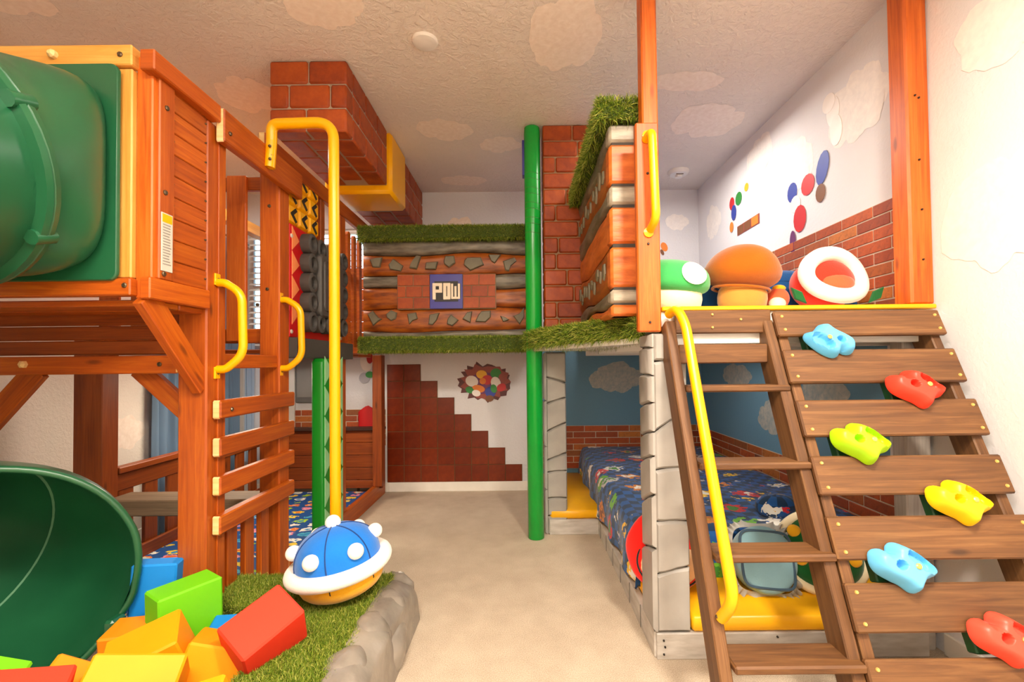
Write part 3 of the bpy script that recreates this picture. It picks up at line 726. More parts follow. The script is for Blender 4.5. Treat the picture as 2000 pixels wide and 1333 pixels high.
for cz in (1.405, 1.853):
    for k in range(3): MB().lathe([(.055, 0), (.055, .05), (.047, .056), (.036, .056), (.032, .035), (.001, .035)], 18, Matrix.Translation((-1.238, 2.715 + k * .115, cz)) @ Matrix.Rotation(PI / 2, 4, 'Y')).build('scallop', M_dark, pq, 40)
MB().prism(rrect(2.665, 2.995, 1.445, 1.82, .035), ((-1.204, 0, 0), (0, 1, 0), (0, 0, 1), (1, 0, 0)), .034, .01).build('raised_face', M_dark, pq, 40)
MB().prism(rrect(2.70, 2.96, 1.48, 1.785, .03), ((-1.172, 0, 0), (0, 1, 0), (0, 0, 1), (1, 0, 0)), .01, .006).build('raised_centre', M_dark, pq, 40)

# yellow studded panel with black chevrons
YP = thing('chevron_panel', 'yellow studded panel with black chevrons above the red panel', 'panel', (XS, 2.6, 1.92))
MB().box(-1.30, -1.285, 2.435, 2.82, 1.93, 2.2, .003).build('backing', M_yel, YP)
for i, y in enumerate((2.497, 2.622, 2.747)):
    for z in (1.992, 2.098, 2.204):
        z += (-.004, .0, .004)[i]
        st = MB().prism(rrect(y - .06, y + .06, z - .052, z + .052, .012, 3), ((-1.285, 0, 0), (0, 1, 0), (0, 0, 1), (1, 0, 0)), .038, .014).build('stud', M_yel, YP, 30)
        m = MB(); w = .011
        m.prism([(y + .018, z + .043), (y - .036, z + .004), (y - .036, z - .004), (y + .018, z - .043), (y + .036, z - .029), (y - .002, z), (y + .036, z + .029)], ((-1.2475, 0, 0), (0, 1, 0), (0, 0, 1), (1, 0, 0)), .002, .0005)
        m.build('chevron', M_black, st)

# green post below the red panel
GP = thing('green_post', 'glossy green square post with pale mint triangles behind the yellow pole', 'post', (-1.18, 2.78, 0))
c = MB(); pr = rrect(-.037, .037, -.15, .15, .02, 4)
c.prism(pr, ((-1.192, 2.805, .0), (1, 0, 0), (0, 1, 0), (0, 0, 1)), 1.196, .02); c.build('shaft', M_gpost, GP, 40)
for k in range(6):
    z = .15 + k * .178
    MB().prism([(2.672, z), (2.672, z + .17), (2.775, z + .085)], ((-1.1555, 0, 0), (0, 1, 0), (0, 0, 1), (1, 0, 0)), .003, .001).build('triangle', M_mint, GP)
    MB().prism([(2.938, z), (2.938, z + .17), (2.83, z + .085)], ((-1.1555, 0, 0), (0, 1, 0), (0, 0, 1), (1, 0, 0)), .003, .001).build('triangle', M_mint, GP)

# printed floor mat
t = MB().grid(lambda u, v: (-2.19 + .90 * u, 1.99 + 1.96 * v, .068 + .004 * noise.noise((u * 5, v * 9, 0))), 20, 40, uvf=lambda u, v: (u * .9, v * 1.96))
t.box(-2.19, -1.29, 1.99, 3.95, 0, .066, .01)
tag(t.build('floor_mat', M_mat, None, 50), 'padded blue mat with rows of bright shapes on the playhouse floor', 'mat')

# yellow sliding pole
SP = thing('sliding_pole', 'tall yellow steel pole with a bent top bolted to the cedar tower', 'pole', (-.865, 2.12, 0))
p = rnd([(-.865, 2.12, 0), (-.872, 2.12, 2.30), (-1.175, 2.14, 2.305), (-1.18, 2.15, 2.23)], .09, 10)
MB().tube(p, .0245, 18).build('pole', M_yel, SP, 60)
MB().tube([(-1.18, 2.15, 2.235), (-1.183, 2.15, 2.19), (-1.19, 2.15, 2.10)], .0245, 14).build('pole_end', M_yel, SP, 60)
for k, (dy, z) in enumerate(((-.008, 2.19), (.01, 2.155), (-.006, 2.13))): bolt(SP, (-1.172, 2.135 + dy - .008, z), (.7, -.7, 0), .007)

# green tube slide
TS = thing('tube_slide', 'large green plastic tube slide spiralling down from the cedar tower', 'slide', (-1.7, 1.3, 0))
MB().prism(rrect(-2.02, -1.327, 1.44, 2.165, .03), ((0, 1.50, 0), (1, 0, 0), (0, 0, 1), (0, -1, 0)), .012, .004).build('mounting_plate', M_slide, TS, 40)
def sq_to_round(u, v):
    a = 2 * PI * u; t = v; e = .42 + .58 * min(1, t * 1.3)
    ca, sa = math.cos(a), math.sin(a)
    R = .352 - .012 * t
    x = R * math.copysign(abs(ca) ** e, ca); z = R * math.copysign(abs(sa) ** e, sa)
    k = 1 - .12 * (1 - t) ** 8
    return (-1.678 + x * k + .03 * t, 1.49 - .26 * t, 1.80 + z * k - .06 * t)
MB().grid(sq_to_round, 64, 14, cu=True).build('entry_hood', M_slide, TS, 60)
def catmull(P, n=10):
    P = [Vector(p) for p in P]; Q = [P[0] * 2 - P[1]] + P + [P[-1] * 2 - P[-2]]; out = []
    for i in range(1, len(Q) - 2):
        for k in range(n):
            t = k / n; a, b, c2, d = Q[i - 1], Q[i], Q[i + 1], Q[i + 2]
            out.append(.5 * ((2 * b) + (c2 - a) * t + (2 * a - 5 * b + 4 * c2 - d) * t * t + (3 * b - a - 3 * c2 + d) * t ** 3))
    out.append(P[-1]); return out
p1 = catmull([(-1.648, 1.235, 1.74), (-1.66, 1.0, 1.66), (-1.80, .80, 1.53), (-2.0, .74, 1.34), (-2.19, .84, 1.12), (-2.28, 1.02, .88), (-2.305, 1.2, .70), (-2.305, 1.34, .60)], 8)
MB().tube(p1, .338, 40, cap=False, rf=lambda t: 1 - .30 * max(0, (t - .35) / .65)).build('upper_tube', M_slide, TS, 60)
for q, dr in ((0, .03), (8, .025)):
    d = (p1[min(q + 1, len(p1) - 1)] - p1[max(q - 1, 0)]).normalized(); M = Vector((0, 0, 1)).rotation_difference(d).to_matrix().to_4x4(); M.translation = p1[q]
    fl = MB().lathe([(.335, -.022), (.335 + dr, -.02), (.338 + dr, -.003), (.334 + dr, 0), (.338 + dr, .003), (.335 + dr, .02), (.335, .022)], 48, M, cap=False).build('joint_flange', M_slide, TS, 50)
    for k in range(6):
        a = 2 * PI * k / 6 + .35; MB().lathe([(.022, -.03), (.022, .03)], 10, M @ Matrix.Translation((.352 * math.cos(a), .352 * math.sin(a), 0))).build('bolt_boss', M_slide, fl, 40)
EC = Vector((-1.735, 1.47, .442)); ed = Vector((.6, -.8, -.02)).normalized()
bk = Vector((-ed.x, -ed.y, 0)).normalized(); lf = Vector((-bk.y, bk.x, 0)); CC = EC + bk * .05 + lf * .30
p2 = []
for k in range(25):
    t = math.radians(143.1) * (1 - k / 24); q = -lf * .30
    p2.append(CC + Vector((q.x * math.cos(t) - q.y * math.sin(t), q.x * math.sin(t) + q.y * math.cos(t), .16 * (1 - k / 24) ** 1.3)))
p2.append(EC)
n2 = len(p2)
def lower(rad, ofs=0):
    m = MB(); m.tube(p2, rad, 56, cap=False, rf=lambda t: .70 + .43 * min(1, t * 1.02) ** .8); return m
m = lower(.342); m.build('exit_tube', M_slide, TS, 60)
m = lower(.333); m.f = [f[::-1] for f in m.f]; m.build('exit_tube_lining', M_slide, TS, 60)
M = Vector((0, 0, 1)).rotation_difference(ed).to_matrix().to_4x4(); M.translation = EC
R0 = .342 * 1.13
MB().grid(lambda u, v: M @ Vector(((R0 + .012 * math.cos(2 * PI * v) + .006 * math.sin(2 * PI * u * 5) ** 8) * math.cos(2 * PI * u), (R0 + .012 * math.cos(2 * PI * v)) * math.sin(2 * PI * u), .014 * math.sin(2 * PI * v))), 72, 10, cu=True, cv=True).build('exit_rim', M_slide, TS, 60)
k = n2 - 11; d = (p2[k + 1] - p2[k - 1]).normalized(); M2 = Vector((0, 0, 1)).rotation_difference(d).to_matrix().to_4x4(); M2.translation = p2[k]
SK = .70 + .43 * min(1, k / (n2 - 1) * 1.02) ** .8
MB().lathe([(.335 * SK, -.004), (.326 * SK, 0), (.335 * SK, .004)], 48, M2, cap=False).build('inner_seam', plain('seam_pale_green', '6FA080', .4), TS, 50)
MB().box(-1.465, -1.43, 1.60, 1.66, .10, .27, .01).build('exit_bracket', M_slide, TS)

# ------------------------------------------------------------------ brick beam under the ceiling and its yellow block
BB = thing('brick_beam', 'boxed-in red brick beam along the ceiling above the yellow pole', 'brick beam', (-1.1, 3.26, 2.37))
MB().box(-1.292, -.902, 2.35, 4.165, 2.378, 2.745, .004).build('mortar_core', M_mortar, BB)
def brick(par, x0, x1, y0, y1, z0, z1, mat=None, b=.009, g=.0028):
    return MB().box(x0 + g, x1 - g, y0 + g, y1 - g, z0 + g, z1 - g, b).build('brick', mat or M_brick, par, 40)
zc = [2.37, 2.497, 2.624, 2.75]; ax0, ax1 = -1.30, -.893
rows = [(0, .47, 1), (0, .25, .78, 1), (0, .5, 1)]
for r in range(3):
    f = rows[r]
    for a, c in zip(f, f[1:]): brick(BB, ax0 + (ax1 - ax0) * a, ax0 + (ax1 - ax0) * c, 2.338, 2.44, zc[r], zc[r + 1])
    y = 2.44 + (.1 if r % 2 else .2)
    ys = [2.44] + [y + .21 * k for k in range(12) if y + .21 * k < 4.1] + [4.17]
    for a, c in zip(ys, ys[1:]):
        if 3.02 < (a + c) / 2 < 3.5 and c - a > .03 and (a < 3.06 < c or 3.06 <= a and c <= 3.46 or a < 3.46 < c):
            if a < 3.06 - .03: brick(BB, ax1 - .135, ax1, a, 3.06, zc[r], zc[r + 1])
            if c > 3.46 + .03: brick(BB, ax1 - .135, ax1, 3.46, c, zc[r], zc[r + 1])
            continue
        brick(BB, ax1 - .135, ax1, a, c, zc[r], zc[r + 1])
for i, x in enumerate((ax0, ax0 + .136)):
    ys = [2.44] + [2.44 + (.12 if i else .2) + .21 * k for k in range(8)] + [4.17]
    for a, c in zip(ys, ys[1:]):
        if c > 3.06 and a < 3.46: continue
        brick(BB, x, x + .136, a, c, zc[0], zc[1])
for r in (1, 2):
    for k in range(9): brick(BB, ax0, ax0 + .1, 2.44 + k * .19, 2.44 + (k + 1) * .19, zc[r], zc[r + 1])
YB2 = MB().box(-1.33, -.868, 3.07, 3.45, 2.325, 2.748, .02)
tag(YB2.build('yellow_block', M_yel, None, 40), 'plain glossy yellow block set into the brick beam under the ceiling', 'block')

# ------------------------------------------------------------------ brick column behind the green pole
BC = thing('brick_column', 'red brick column up to the ceiling beside the green pole', 'brick column', (.34, 3.1, 1.3))
MB().box(.162, .515, 3.012, 3.19, 1.345, 2.748, .004).build('mortar_core', M_mortard, BC)
nb = 13
for r in range(nb):
    z0 = 1.345 + r * 1.403 / nb; z1 = z0 + 1.403 / nb
    f = [.155, .155 + (.1, .235, .2, .155, .27)[r % 5], .522]
    if r % 3 == 1: f = [.155, .24, .425, .522]
    for a, c in zip(f, f[1:]): brick(BC, a, c, 3.0, 3.2, z0, z1, g=.003)

# ------------------------------------------------------------------ layered earth walls with turf
def layered(parent, fr, L, layers, n=44, amp=.008, thick=.06, ends=True, seed=0):
    """layers: (z0, z1, material, name, bulge); bands with wavy edges bulging out along N"""
    O, U, N = [Vector(a) for a in fr]; Z = Vector((0, 0, 1))
    def edge(k, u): return amp * (math.sin(u * 4.3 / L * 1.6 + k * 1.9 + seed) + .6 * math.sin(u * 11 / L + k * 2.7)) * (0 if k in (0, len(layers)) else 1)
    for k, (z0, z1, mat, nm, bg) in enumerate(layers):
        def f(u, v):
            a = z0 + edge(k, u * L) + .003; c = z1 + edge(k + 1, u * L) - .003
            s = 2 * v - 1; o = bg * (1 - abs(s) ** 4) ** .6 * (.85 + .3 * noise.noise((u * 5 + seed, v * 2, k * 3.1)))
            e = min(u, 1 - u); o *= min(1, .35 + e * 18)
            return O + U * (u * L) + Z * (a + (c - a) * v) + N * o
        m = MB(); m.grid(f, n, 10, flip=(U.cross(Z).dot(N) < 0))
        def b(u, v):
            p = f(u, v); return p - N * (p - O).dot(N) - N * thick
        m.grid(b, n, 1, flip=(U.cross(Z).dot(N) > 0))
        for u in (0, 1):
            vs = [tuple(f(u, q / 10)) for q in range(11)] + [tuple(b(u, 1)), tuple(b(u, 0))]; m.add(vs, [list(range(13))])
        for v in (0, 1):
            for q in range(n): m.add([tuple(f(q / n, v)), tuple(f((q + 1) / n, v)), tuple(b((q + 1) / n, v)), tuple(b(q / n, v))], [[0, 1, 2, 3]])
        m.build(nm, mat, parent, 50)
def turf_roll(parent, x0, x1, y0, y1, z0, z1, n, L=.028, w=.0035, poly=None):
    """turf wrapped round a bar (or a polygon deck): backing plus blades"""
    if poly is None: poly = [(x0, y0), (x1, y0), (x1, y1), (x0, y1)]
    P = [Vector((a, b, 0)) for a, b in poly]; k = len(P); cen = sum(P, Vector()) / k
    def ins(d): return [((p.x, p.y)) for p in [q + (cen - q).normalized() * d for q in P]]
    lo, hi = ins(.012), ins(.012)
    MB().prism(lo, ((0, 0, z0 + .008), (1, 0, 0), (0, 1, 0), (0, 0, 1)), z1 - z0 - .016, .012).build('turf_backing', M_turf, parent, 40)
    def area(A): return abs(sum(A[i].x * A[(i + 1) % len(A)].y - A[(i + 1) % len(A)].x * A[i].y for i in range(len(A)))) / 2
    faces = [('top', area(P), None)] + [('side', (P[(i + 1) % k] - P[i]).length * (z1 - z0), i) for i in range(k)] + [('bot', area(P) * .25, None)]
    tot = sum(f[1] for f in faces); pts = []; nr = []
    ar = sum(P[i].x * P[(i + 1) % k].y - P[(i + 1) % k].x * P[i].y for i in range(k)); sgn = 1 if ar > 0 else -1
    for kind, a, i in faces:
        for q in range(int(n * a / tot)):
            if kind == 'side':
                t = random.random(); p = P[i].lerp(P[(i + 1) % k], t); e = (P[(i + 1) % k] - P[i]).normalized(); nn = Vector((e.y, -e.x, 0)) * sgn
                z = random.uniform(z0, z1); s = (z - z0) / (z1 - z0)
                pts.append((p.x - nn.x * .01, p.y - nn.y * .01, z)); v = nn + Vector((0, 0, (s - .45) * 1.6)); v.normalize(); nr.append(tuple(v))
            else:
                while True:
                    x = random.uniform(min(p.x for p in P), max(p.x for p in P)); y = random.uniform(min(p.y for p in P), max(p.y for p in P))
                    if all(((P[(j + 1) % k] - P[j]).x * (y - P[j].y) - (P[(j + 1) % k] - P[j]).y * (x - P[j].x)) * sgn >= 0 for j in range(k)): break
                pts.append((x, y, (z1 - .006) if kind == 'top' else z0 + .008)); nr.append((0, 0, 1 if kind == 'top' else -1))
    blades('turf', parent, pts, nr, L, w)
EW = thing('earth_wall', 'turf-topped wall of orange earth and stones with a POW sign above the tile steps', 'wall panel', (-.56, 3.55, 1.25))
layers = [(1.352, 1.412, M_rockband, 'stone_band', .028), (1.412, 1.59, M_dirt, 'dirt_band', .03), (1.59, 1.745, M_dirt, 'dirt_band', .034), (1.745, 1.838, M_rockband, 'stone_band', .032), (1.838, 2.005, M_dirt, 'dirt_band', .028), (2.005, 2.115, M_rockband, 'stone_band', .032)]
layered(EW, ((-1.212, 3.505, 0), (1, 0, 0), (0, -1, 0)), 1.345, layers, seed=.4, amp=.009)
st = [[(190, 385), (240, 370), (300, 365), (278, 455), (215, 450)], [(355, 430), (395, 380), (480, 440), (460, 490), (365, 470)], [(570, 385), (600, 350), (638, 360), (600, 470), (535, 460), (545, 425)], [(680, 415), (785, 408), (765, 475), (672, 472)], [(835, 400), (850, 360), (925, 358), (935, 420), (880, 460), (840, 430)], [(1015, 400), (1040, 375), (1160, 375), (1185, 440), (1065, 490), (1010, 440)], [(1225, 350), (1335, 352), (1280, 428), (1250, 410)], [(1350, 410), (1450, 378), (1470, 410), (1420, 450), (1400, 498), (1370, 490)],
      [(170, 865), (215, 832), (262, 890), (295, 905), (262, 925), (218, 962)], [(332, 862), (375, 828), (425, 850), (415, 905), (375, 922), (340, 895)], [(515, 862), (590, 850), (605, 905), (560, 922), (532, 955)], [(710, 870), (795, 855), (770, 920), (735, 960), (698, 955)], [(865, 910), (895, 872), (960, 920), (935, 945), (905, 970), (860, 955)], [(995, 910), (1035, 855), (1078, 845), (1062, 945)], [(1135, 875), (1160, 845), (1240, 840), (1240, 895), (1195, 940), (1105, 935)], [(1322, 885), (1365, 900), (1400, 920), (1375, 935), (1345, 938)], [(1435, 890), (1490, 870), (1530, 815), (1530, 900), (1490, 965)]]
for p in st:
    q = [((x * .22508 + 680 - 1018) / 889 * 3.47, 1.15 - (y * .22508 + 420 - 712 - 3) / 889 * 3.47) for x, y in p]
    MB().prism(q, ((0, 3.482, 0), (1, 0, 0), (0, 0, 1), (0, -1, 0)), .024, .008).build('stone', M_stone, EW, 40)
sg = MB().box(-.942, -.188, 3.462, 3.505, 1.578, 1.845, .004).build('sign_board', M_mortard, EW)
for bx0 in (-.940, -.439):
    wd = .249
    for r, f in enumerate(((0, .49, 1), (0, .26, .76, 1), (0, .49, 1))):
        for a, c in zip(f, f[1:]):
            MB().box(bx0 + wd * a + .003, bx0 + wd * c - .003, 3.456, 3.464, 1.581 + r * .0873 + .003, 1.581 + (r + 1) * .0873 - .003, .002).build('brick', brickmat_sign if 'brickmat_sign' in globals() else M_brick, sg)
MB().box(-.691, -.441, 3.452, 3.466, 1.579, 1.844, .003).build('blue_plate', M_purple, sg)
MB().prism([(-.672, 1.66), (-.672, 1.77), (-.655, 1.77), (-.655, 1.788), (-.475, 1.788), (-.475, 1.77), (-.455, 1.77), (-.455, 1.66), (-.475, 1.66), (-.475, 1.633), (-.655, 1.633), (-.655, 1.66)], ((0, 3.452, 0), (1, 0, 0), (0, 0, 1), (0, -1, 0)), .003, .001).build('black_plate', M_black, sg)
def stroke(m, pts, w, d=.006):
    for q, (a, b) in enumerate(zip(pts, pts[1:])):
        a, b = Vector((a[0], 0, a[1])), Vector((b[0], 0, b[1])); e = (b - a).normalized() * w * .45
        a2, b2 = a - e, b + e; yy = 3.4475 - .0006 * q; m.bar((a2.x, yy, a2.z), (b2.x, yy, b2.z), d, w, (0, 1, 0), b=.005)
W_ = .021; zt, zb = 1.762, 1.660
m = MB(); stroke(m, [(-.657, zb), (-.657, zt), (-.607, zt), (-.607, 1.712), (-.65, 1.712)], W_ * 1.15); m.build('letter', M_letter, sg)
m = MB(); stroke(m, [(-.576, zb), (-.576, zt), (-.545, zt), (-.545, zb), (-.576, zb)], W_ * 1.15); m.build('letter', M_letter, sg)
m = MB(); stroke(m, [(-.520, zt), (-.520, zb), (-.494, zb), (-.494, zt - .02)], .0165); stroke(m, [(-.468, zt - .0005), (-.468, zb - .0003), (-.490, zb - .0003)], .0163); m.build('letter', M_letter, sg)
MB().box(-1.2, .12, 3.51, 4.15, 1.26, 1.35, .003).build('deck', W, EW)
turf_roll(EW, -1.228, .135, 3.42, 3.60, 2.108, 2.205, 34000, .026)
turf_roll(EW, -1.228, .135, 3.43, 3.60, 1.258, 1.36, 34000, .026)

# green floor-to-ceiling pole
GPo = thing('green_pole', 'shiny green floor-to-ceiling tube in front of the earth wall', 'pole', (.087, 3.04, 0))
MB().lathe([(.050, 0), (.054, .004), (.054, 2.2), (.0545, 2.70), (.052, 2.74), (.04, 2.748)], 32, Matrix.Translation((.087, 3.04, 0))).build('tube', M_green, GPo, 50)
for k in range(9): MB().lathe([(.0542, 0), (.0548, .002), (.0542, .004)], 28, Matrix.Translation((.087, 3.04, 2.02 + k * .05 + .01 * (k % 2))) @ Matrix.Rotation(.12, 4, 'Y'), cap=False).build('wrap_seam', M_gpost, GPo)
MB().box(.02, .04, 3.03, 3.09, 2.42, 2.66, .003).build('mounting_strap', M_purple, GPo)

# turf-topped parapet of the loft and the turf ledge below it
PW = thing('loft_parapet', 'turf-capped parapet of orange blocks and grey bands beside the loft', 'parapet', (.455, 2.47, 1.35))
lay2 = [(1.352, 1.405, M_orange, 'dirt_band', .02), (1.405, 1.472, M_rockband, 'stone_band', .02), (1.472, 1.66, M_dirt, 'dirt_band', .02), (1.66, 1.83, M_orange, 'dirt_band', .02), (1.83, 1.922, M_rockband, 'stone_band', .024), (1.922, 2.10, M_dirt, 'dirt_band', .02), (2.10, 2.185, M_rockband, 'stone_band', .02)]
layered(PW, ((.405, 2.99, 0), (0, -1, 0), (-1, 0, 0)), 1.015, lay2, seed=2.1, amp=.012, thick=.1)
for z0, z1, mt in ((1.352, 1.402, M_orange), (1.408, 1.468, M_cream), (1.476, 1.652, M_orange), (1.664, 1.825, M_orange), (1.835, 1.918, M_cream), (1.926, 2.098, M_orange), (2.106, 2.186, M_cream)):
    MB().box(.388, .508, 1.945, 2.03, z0, z1, .012).build('end_block', mt, PW, 40)
MB().box(.40, .50, 1.955, 2.03, 1.352, 2.18, .002).build('joint_core', M_joint, PW)
rr = random.Random(5)
for zc0, zc1 in ((1.485, 1.64), (1.935, 2.085)):
    for k in range(10):
        y = 2.08 + k * .092; zz = rr.uniform(zc0 + .05, zc1 - .05); a = rr.uniform(.02, .034); h = rr.uniform(.03, .05)
        MB().prism([(y + a * rr.uniform(.8, 1.1) * math.cos(t), zz + h * rr.uniform(.8, 1.1) * math.sin(t)) for t in [.3 + 2 * PI * q / 6 for q in range(6)]], ((.387, 0, 0), (0, 1, 0), (0, 0, 1), (-1, 0, 0)), .009, .004).build('stone', M_stone, PW, 40)
turf_roll(PW, .335, .53, 1.91, 3.0, 2.19, 2.28, 16000, .03)
TL = thing('turf_ledge', 'low triangular turf-covered ledge at the loft edge', 'ledge', (.4, 2.6, 1.26))
turf_roll(TL, 0, 0, 0, 0, 1.262, 1.358, 24000, .036, poly=[(.515, 1.925), (.525, 3.05), (.02, 3.05), (.05, 2.99)])
MB().prism([(.515, 1.96), (.52, 3.05), (.06, 3.05), (.08, 2.99)], ((0, 0, 1.235), (1, 0, 0), (0, 1, 0), (0, 0, 1)), .026, .003).build('deck_board', M_white, TL)
t = thing('soft_toy', 'small orange and yellow domed soft toy lying on the turf ledge', 'soft toy', (.33, 2.6, 1.335))
MB().ell((.33, 2.6, 1.352), (.055, .05, .028), nu=20, nv=10).build('cap', plain('toy_orange', 'E85A1E', .8), t, 60)
MB().ell((.34, 2.595, 1.372), (.038, .035, .016), nu=16, nv=8).build('top_patch', plain('toy_yellow', 'F4B82A', .8), t, 60)

# ------------------------------------------------------------------ bunk bed
BF = thing('bunk_bed', 'built-in bunk frame with pale grey base, white deck and cedar posts along the right wall', 'bunk bed', (1.07, 2.98, 0))
WDK = [WO, WP]
MB().box(.515, 1.57, 1.785, 1.82, 0, .1, .003).build('base_front_board', M_basegrey, BF)
MB().box(.508, .54, 1.80, 3.10, 0, .1, .003).build('base_side_board', M_basegrey, BF)
MB().box(.18, .53, 3.085, 3.115, 0, .1, .003).build('base_end_board', M_basegrey, BF)
MB().box(.545, 1.63, 1.825, 4.16, 0, .085, .003).build('base_platform', M_basegrey, BF); MB().box(.18, .54, 3.12, 4.16, 0, .085, .003).build('base_platform', M_basegrey, BF)
for x, z in ((.54, .075), (.54, .022), (.545, .05), (.98, .085), (1.0, .03)): bolt(BF, (x, 1.784, z), (0, -1, 0), .004, M_black, 'nail')
for k in range(6): MB().box(.505, .509, 2.0 + k * .2, 2.006 + k * .2, .004, .098, .0005).build('painted_joint', plain('joint_grey', '7C766E', .8), BF)
MB().box(.535, .66, 1.955, 4.16, .101, .163, .01).build('yellow_pad', M_yvinyl, BF, 50); m = MB(); m.box(.655, 1.62, 1.788, 4.16, .101, .163, .01); m.build('yellow_pad', M_yvinyl, BF, 50); MB().box(.185, .53, 3.09, 4.16, .101, .163, .02).build('yellow_pad', M_yvinyl, BF, 50)
MB().box(.54, 1.64, 1.80, 4.17, 1.29, 1.352, .004).build('deck', M_white, BF)
for k in range(4): MB().box(.54, 1.64, 1.98 + k * .6, 2.02 + k * .6, 1.215, 1.288, .004).build('joist', M_white, BF)
MB().box(.56, 1.62, 1.785, 1.805, 1.222, 1.29, .003).build('front_joist', M_white, BF)
MB().box(.556, 1.635, 1.782, 1.86, 1.353, 1.371, .004).build('yellow_edge', M_yel, BF)
MB().box(.505, .57, 1.84, 1.905, 1.38, 2.745, .006, end=1).build('post', WDK, BF)
MB().box(.462, .553, 1.785, 1.82, 1.272, 2.105, .005, end=1).build('corner_board', WDK, BF)
MB().box(1.552, 1.645, 1.80, 1.89, 1.372, 2.745, .008, end=1).build('post', WDK, BF)
gw = wood('weathered_leg', '8A8078', 'A39A92', 'B8B0A8')
MB().box(1.535, 1.64, 1.83, 1.90, .0, 1.29, .006).build('rear_leg', gw, BF)
for z in (2.03, 1.31, 1.9, 1.62): bolt(BF, (.505 + .02 * (z % .2), 1.784, z), (0, -1, 0), .005, M_black)
for (x, z) in ((1.6, 2.2), (1.585, 2.21), (1.595, 1.95), (1.6, 1.75), (1.6, 1.55)): bolt(BF, (x, 1.799, z), (0, -1, 0), .004, M_black, 'screw')
h = MB().tube(rnd([(.502, 1.786, 2.035), (.512, 1.735, 2.045), (.52, 1.725, 1.70), (.512, 1.786, 1.672)], .035, 8), .0165, 12).build('grab_handle', M_yel, BF, 60, label='yellow upright grab handle')
for z in (2.05, 1.665): MB().lathe([(.02, 0), (.02, .006), (.006, .01)], 12, Matrix.Translation((.507, 1.785, z)) @ Matrix.Rotation(PI / 2, 4, 'X')).build('foot_plate', M_yel, h)

# painted stone columns
def stonecol(name, label, x0, x1, y0, y1, z0, z1, fj, sj, seed, left=True):
    T = thing(name, label, 'column', ((x0 + x1) / 2, (y0 + y1) / 2, z0)); rs = random.Random(seed)
    MB().box(x0 + .012, x1 - .004, y0 + .012, y1, z0, z1, .003).build('core', M_joint, T)
    def face(joints, fr, u0, u1, dep):
        J = [(z0, 0)] + joints + [(z1, 0)]
        for (a, sa), (c, sc) in zip(J, J[1:]):
            g = .0035; n = 5
            lo = [(u0 + (u1 - u0) * q / n, a + g + sa * (q / n - .5) + rs.uniform(-.002, .002)) for q in range(n + 1)]
            hi = [(u0 + (u1 - u0) * q / n, c - g + sc * (q / n - .5) + .006 * math.sin(PI * q / n) * (1 if c < z1 else 0)) for q in range(n + 1)]
            MB().prism(lo + hi[::-1], fr, dep * rs.uniform(.85, 1.15), .011).build('stone', M_castle, T, 45)
    face(fj, ((0, y0 + .013, 0), (1, 0, 0), (0, 0, 1), (0, -1, 0)), x0 + (.012 if left else 0), x1, .02)
    if left: face(sj, ((x0 + .014, 0, 0), (0, 1, 0), (0, 0, 1), (-1, 0, 0)), y0, y1, .018)
    return T
stonecol('stone_column', 'pale grey painted stone column at the front corner of the bunk', .507, .648, 1.788, 1.95, .102, 1.268,
         [(.34, .03), (.53, .0), (.735, .01), (.92, .085), (1.155, 0)], [(.40, -.05), (.60, -.07), (.76, -.05), (.86, -.04), (.98, -.03), (1.10, 0), (1.21, 0)], 3)
stonecol('stone_column', 'pale grey painted stone column just behind the green pole', .155, .302, 3.10, 3.2, 0, 1.232,
         [(.12, 0), (.24, .0), (.42, .01), (.52, .05), (.72, .06), (.90, .04), (1.04, -.04)], [(.3, 0), (.6, .02), (.9, 0)], 4)

# mattress, printed cover
MT = thing('lower_mattress', 'lower bunk mattress under a dark blue printed cover', 'mattress', (1.06, 3.1, .163))
MB().box(.55, 1.61, 2.14, 4.14, .166, .375, .05).build('mattress_core', M_white, MT, 60)
def drape(x0, x1, y0, y1, zt, zb, rad, seed, xs=48, ys=80):
    """cover over a mattress: top plus a hanging left side and a hanging front"""
    hw = (x1 - x0); hl = (y1 - y0); dl = zt - zb
    def f(u, v):
        s = u * (hw + dl) ; t = v * (hl + dl)
        w = .012 * noise.noise((s * 4, t * 3, seed)) + .006 * noise.noise((s * 11, t * 9, seed))
        def prof(d, D):   # d distance along the strip, D hanging length
            if d < D - rad: return -0.0, d - D + rad * .2, True
            return None
        x = x0 + max(0, s - dl); zx = min(0, s - dl)
        y = y0 + max(0, t - dl); zy = min(0, t - dl)
        a = max(0, rad - max(0, s - dl)) / rad; b = max(0, rad - max(0, t - dl)) / rad
        z = zt + zx + zy - rad * .35 * (a ** 2.5 if zx == 0 else 1) - rad * .35 * (b ** 2.5 if zy == 0 else 1)
        if zx < 0: x = x0 - .022 * math.sin(min(1, -zx / .1) * PI / 2) + .016 * math.sin(t * 17 + seed) * (-zx / dl)
        if zy < 0: y = y0 - .022 * math.sin(min(1, -zy / .1) * PI / 2) + .016 * math.sin(s * 17 + seed) * (-zy / dl)
        return (x + (w if zx < 0 else 0), y + (w if zy < 0 else 0), max(z, zb + .0) + (w if zx == 0 and zy == 0 else 0))
    return MB().grid(f, xs, ys, uvf=lambda u, v: (u * (hw + dl), v * (hl + dl)))
drape(.535, 1.62, 2.12, 4.145, .392, .125, .05, 3.3).build('printed_cover', M_bed, MT, 60)
MB().ell((1.26, 2.28, .43), (.1, .07, .06), nu=20, nv=12, p=.9).build('cover_bunch', M_bed, MT, 60)
UT = thing('upper_mattress', 'loft mattress under a navy blue quilted cover behind the cushions', 'mattress', (1.1, 3.2, 1.353))
MB().box(.58, 1.60, 2.24, 4.14, 1.355, 1.58, .05).build('mattress_core', M_white, UT, 60)
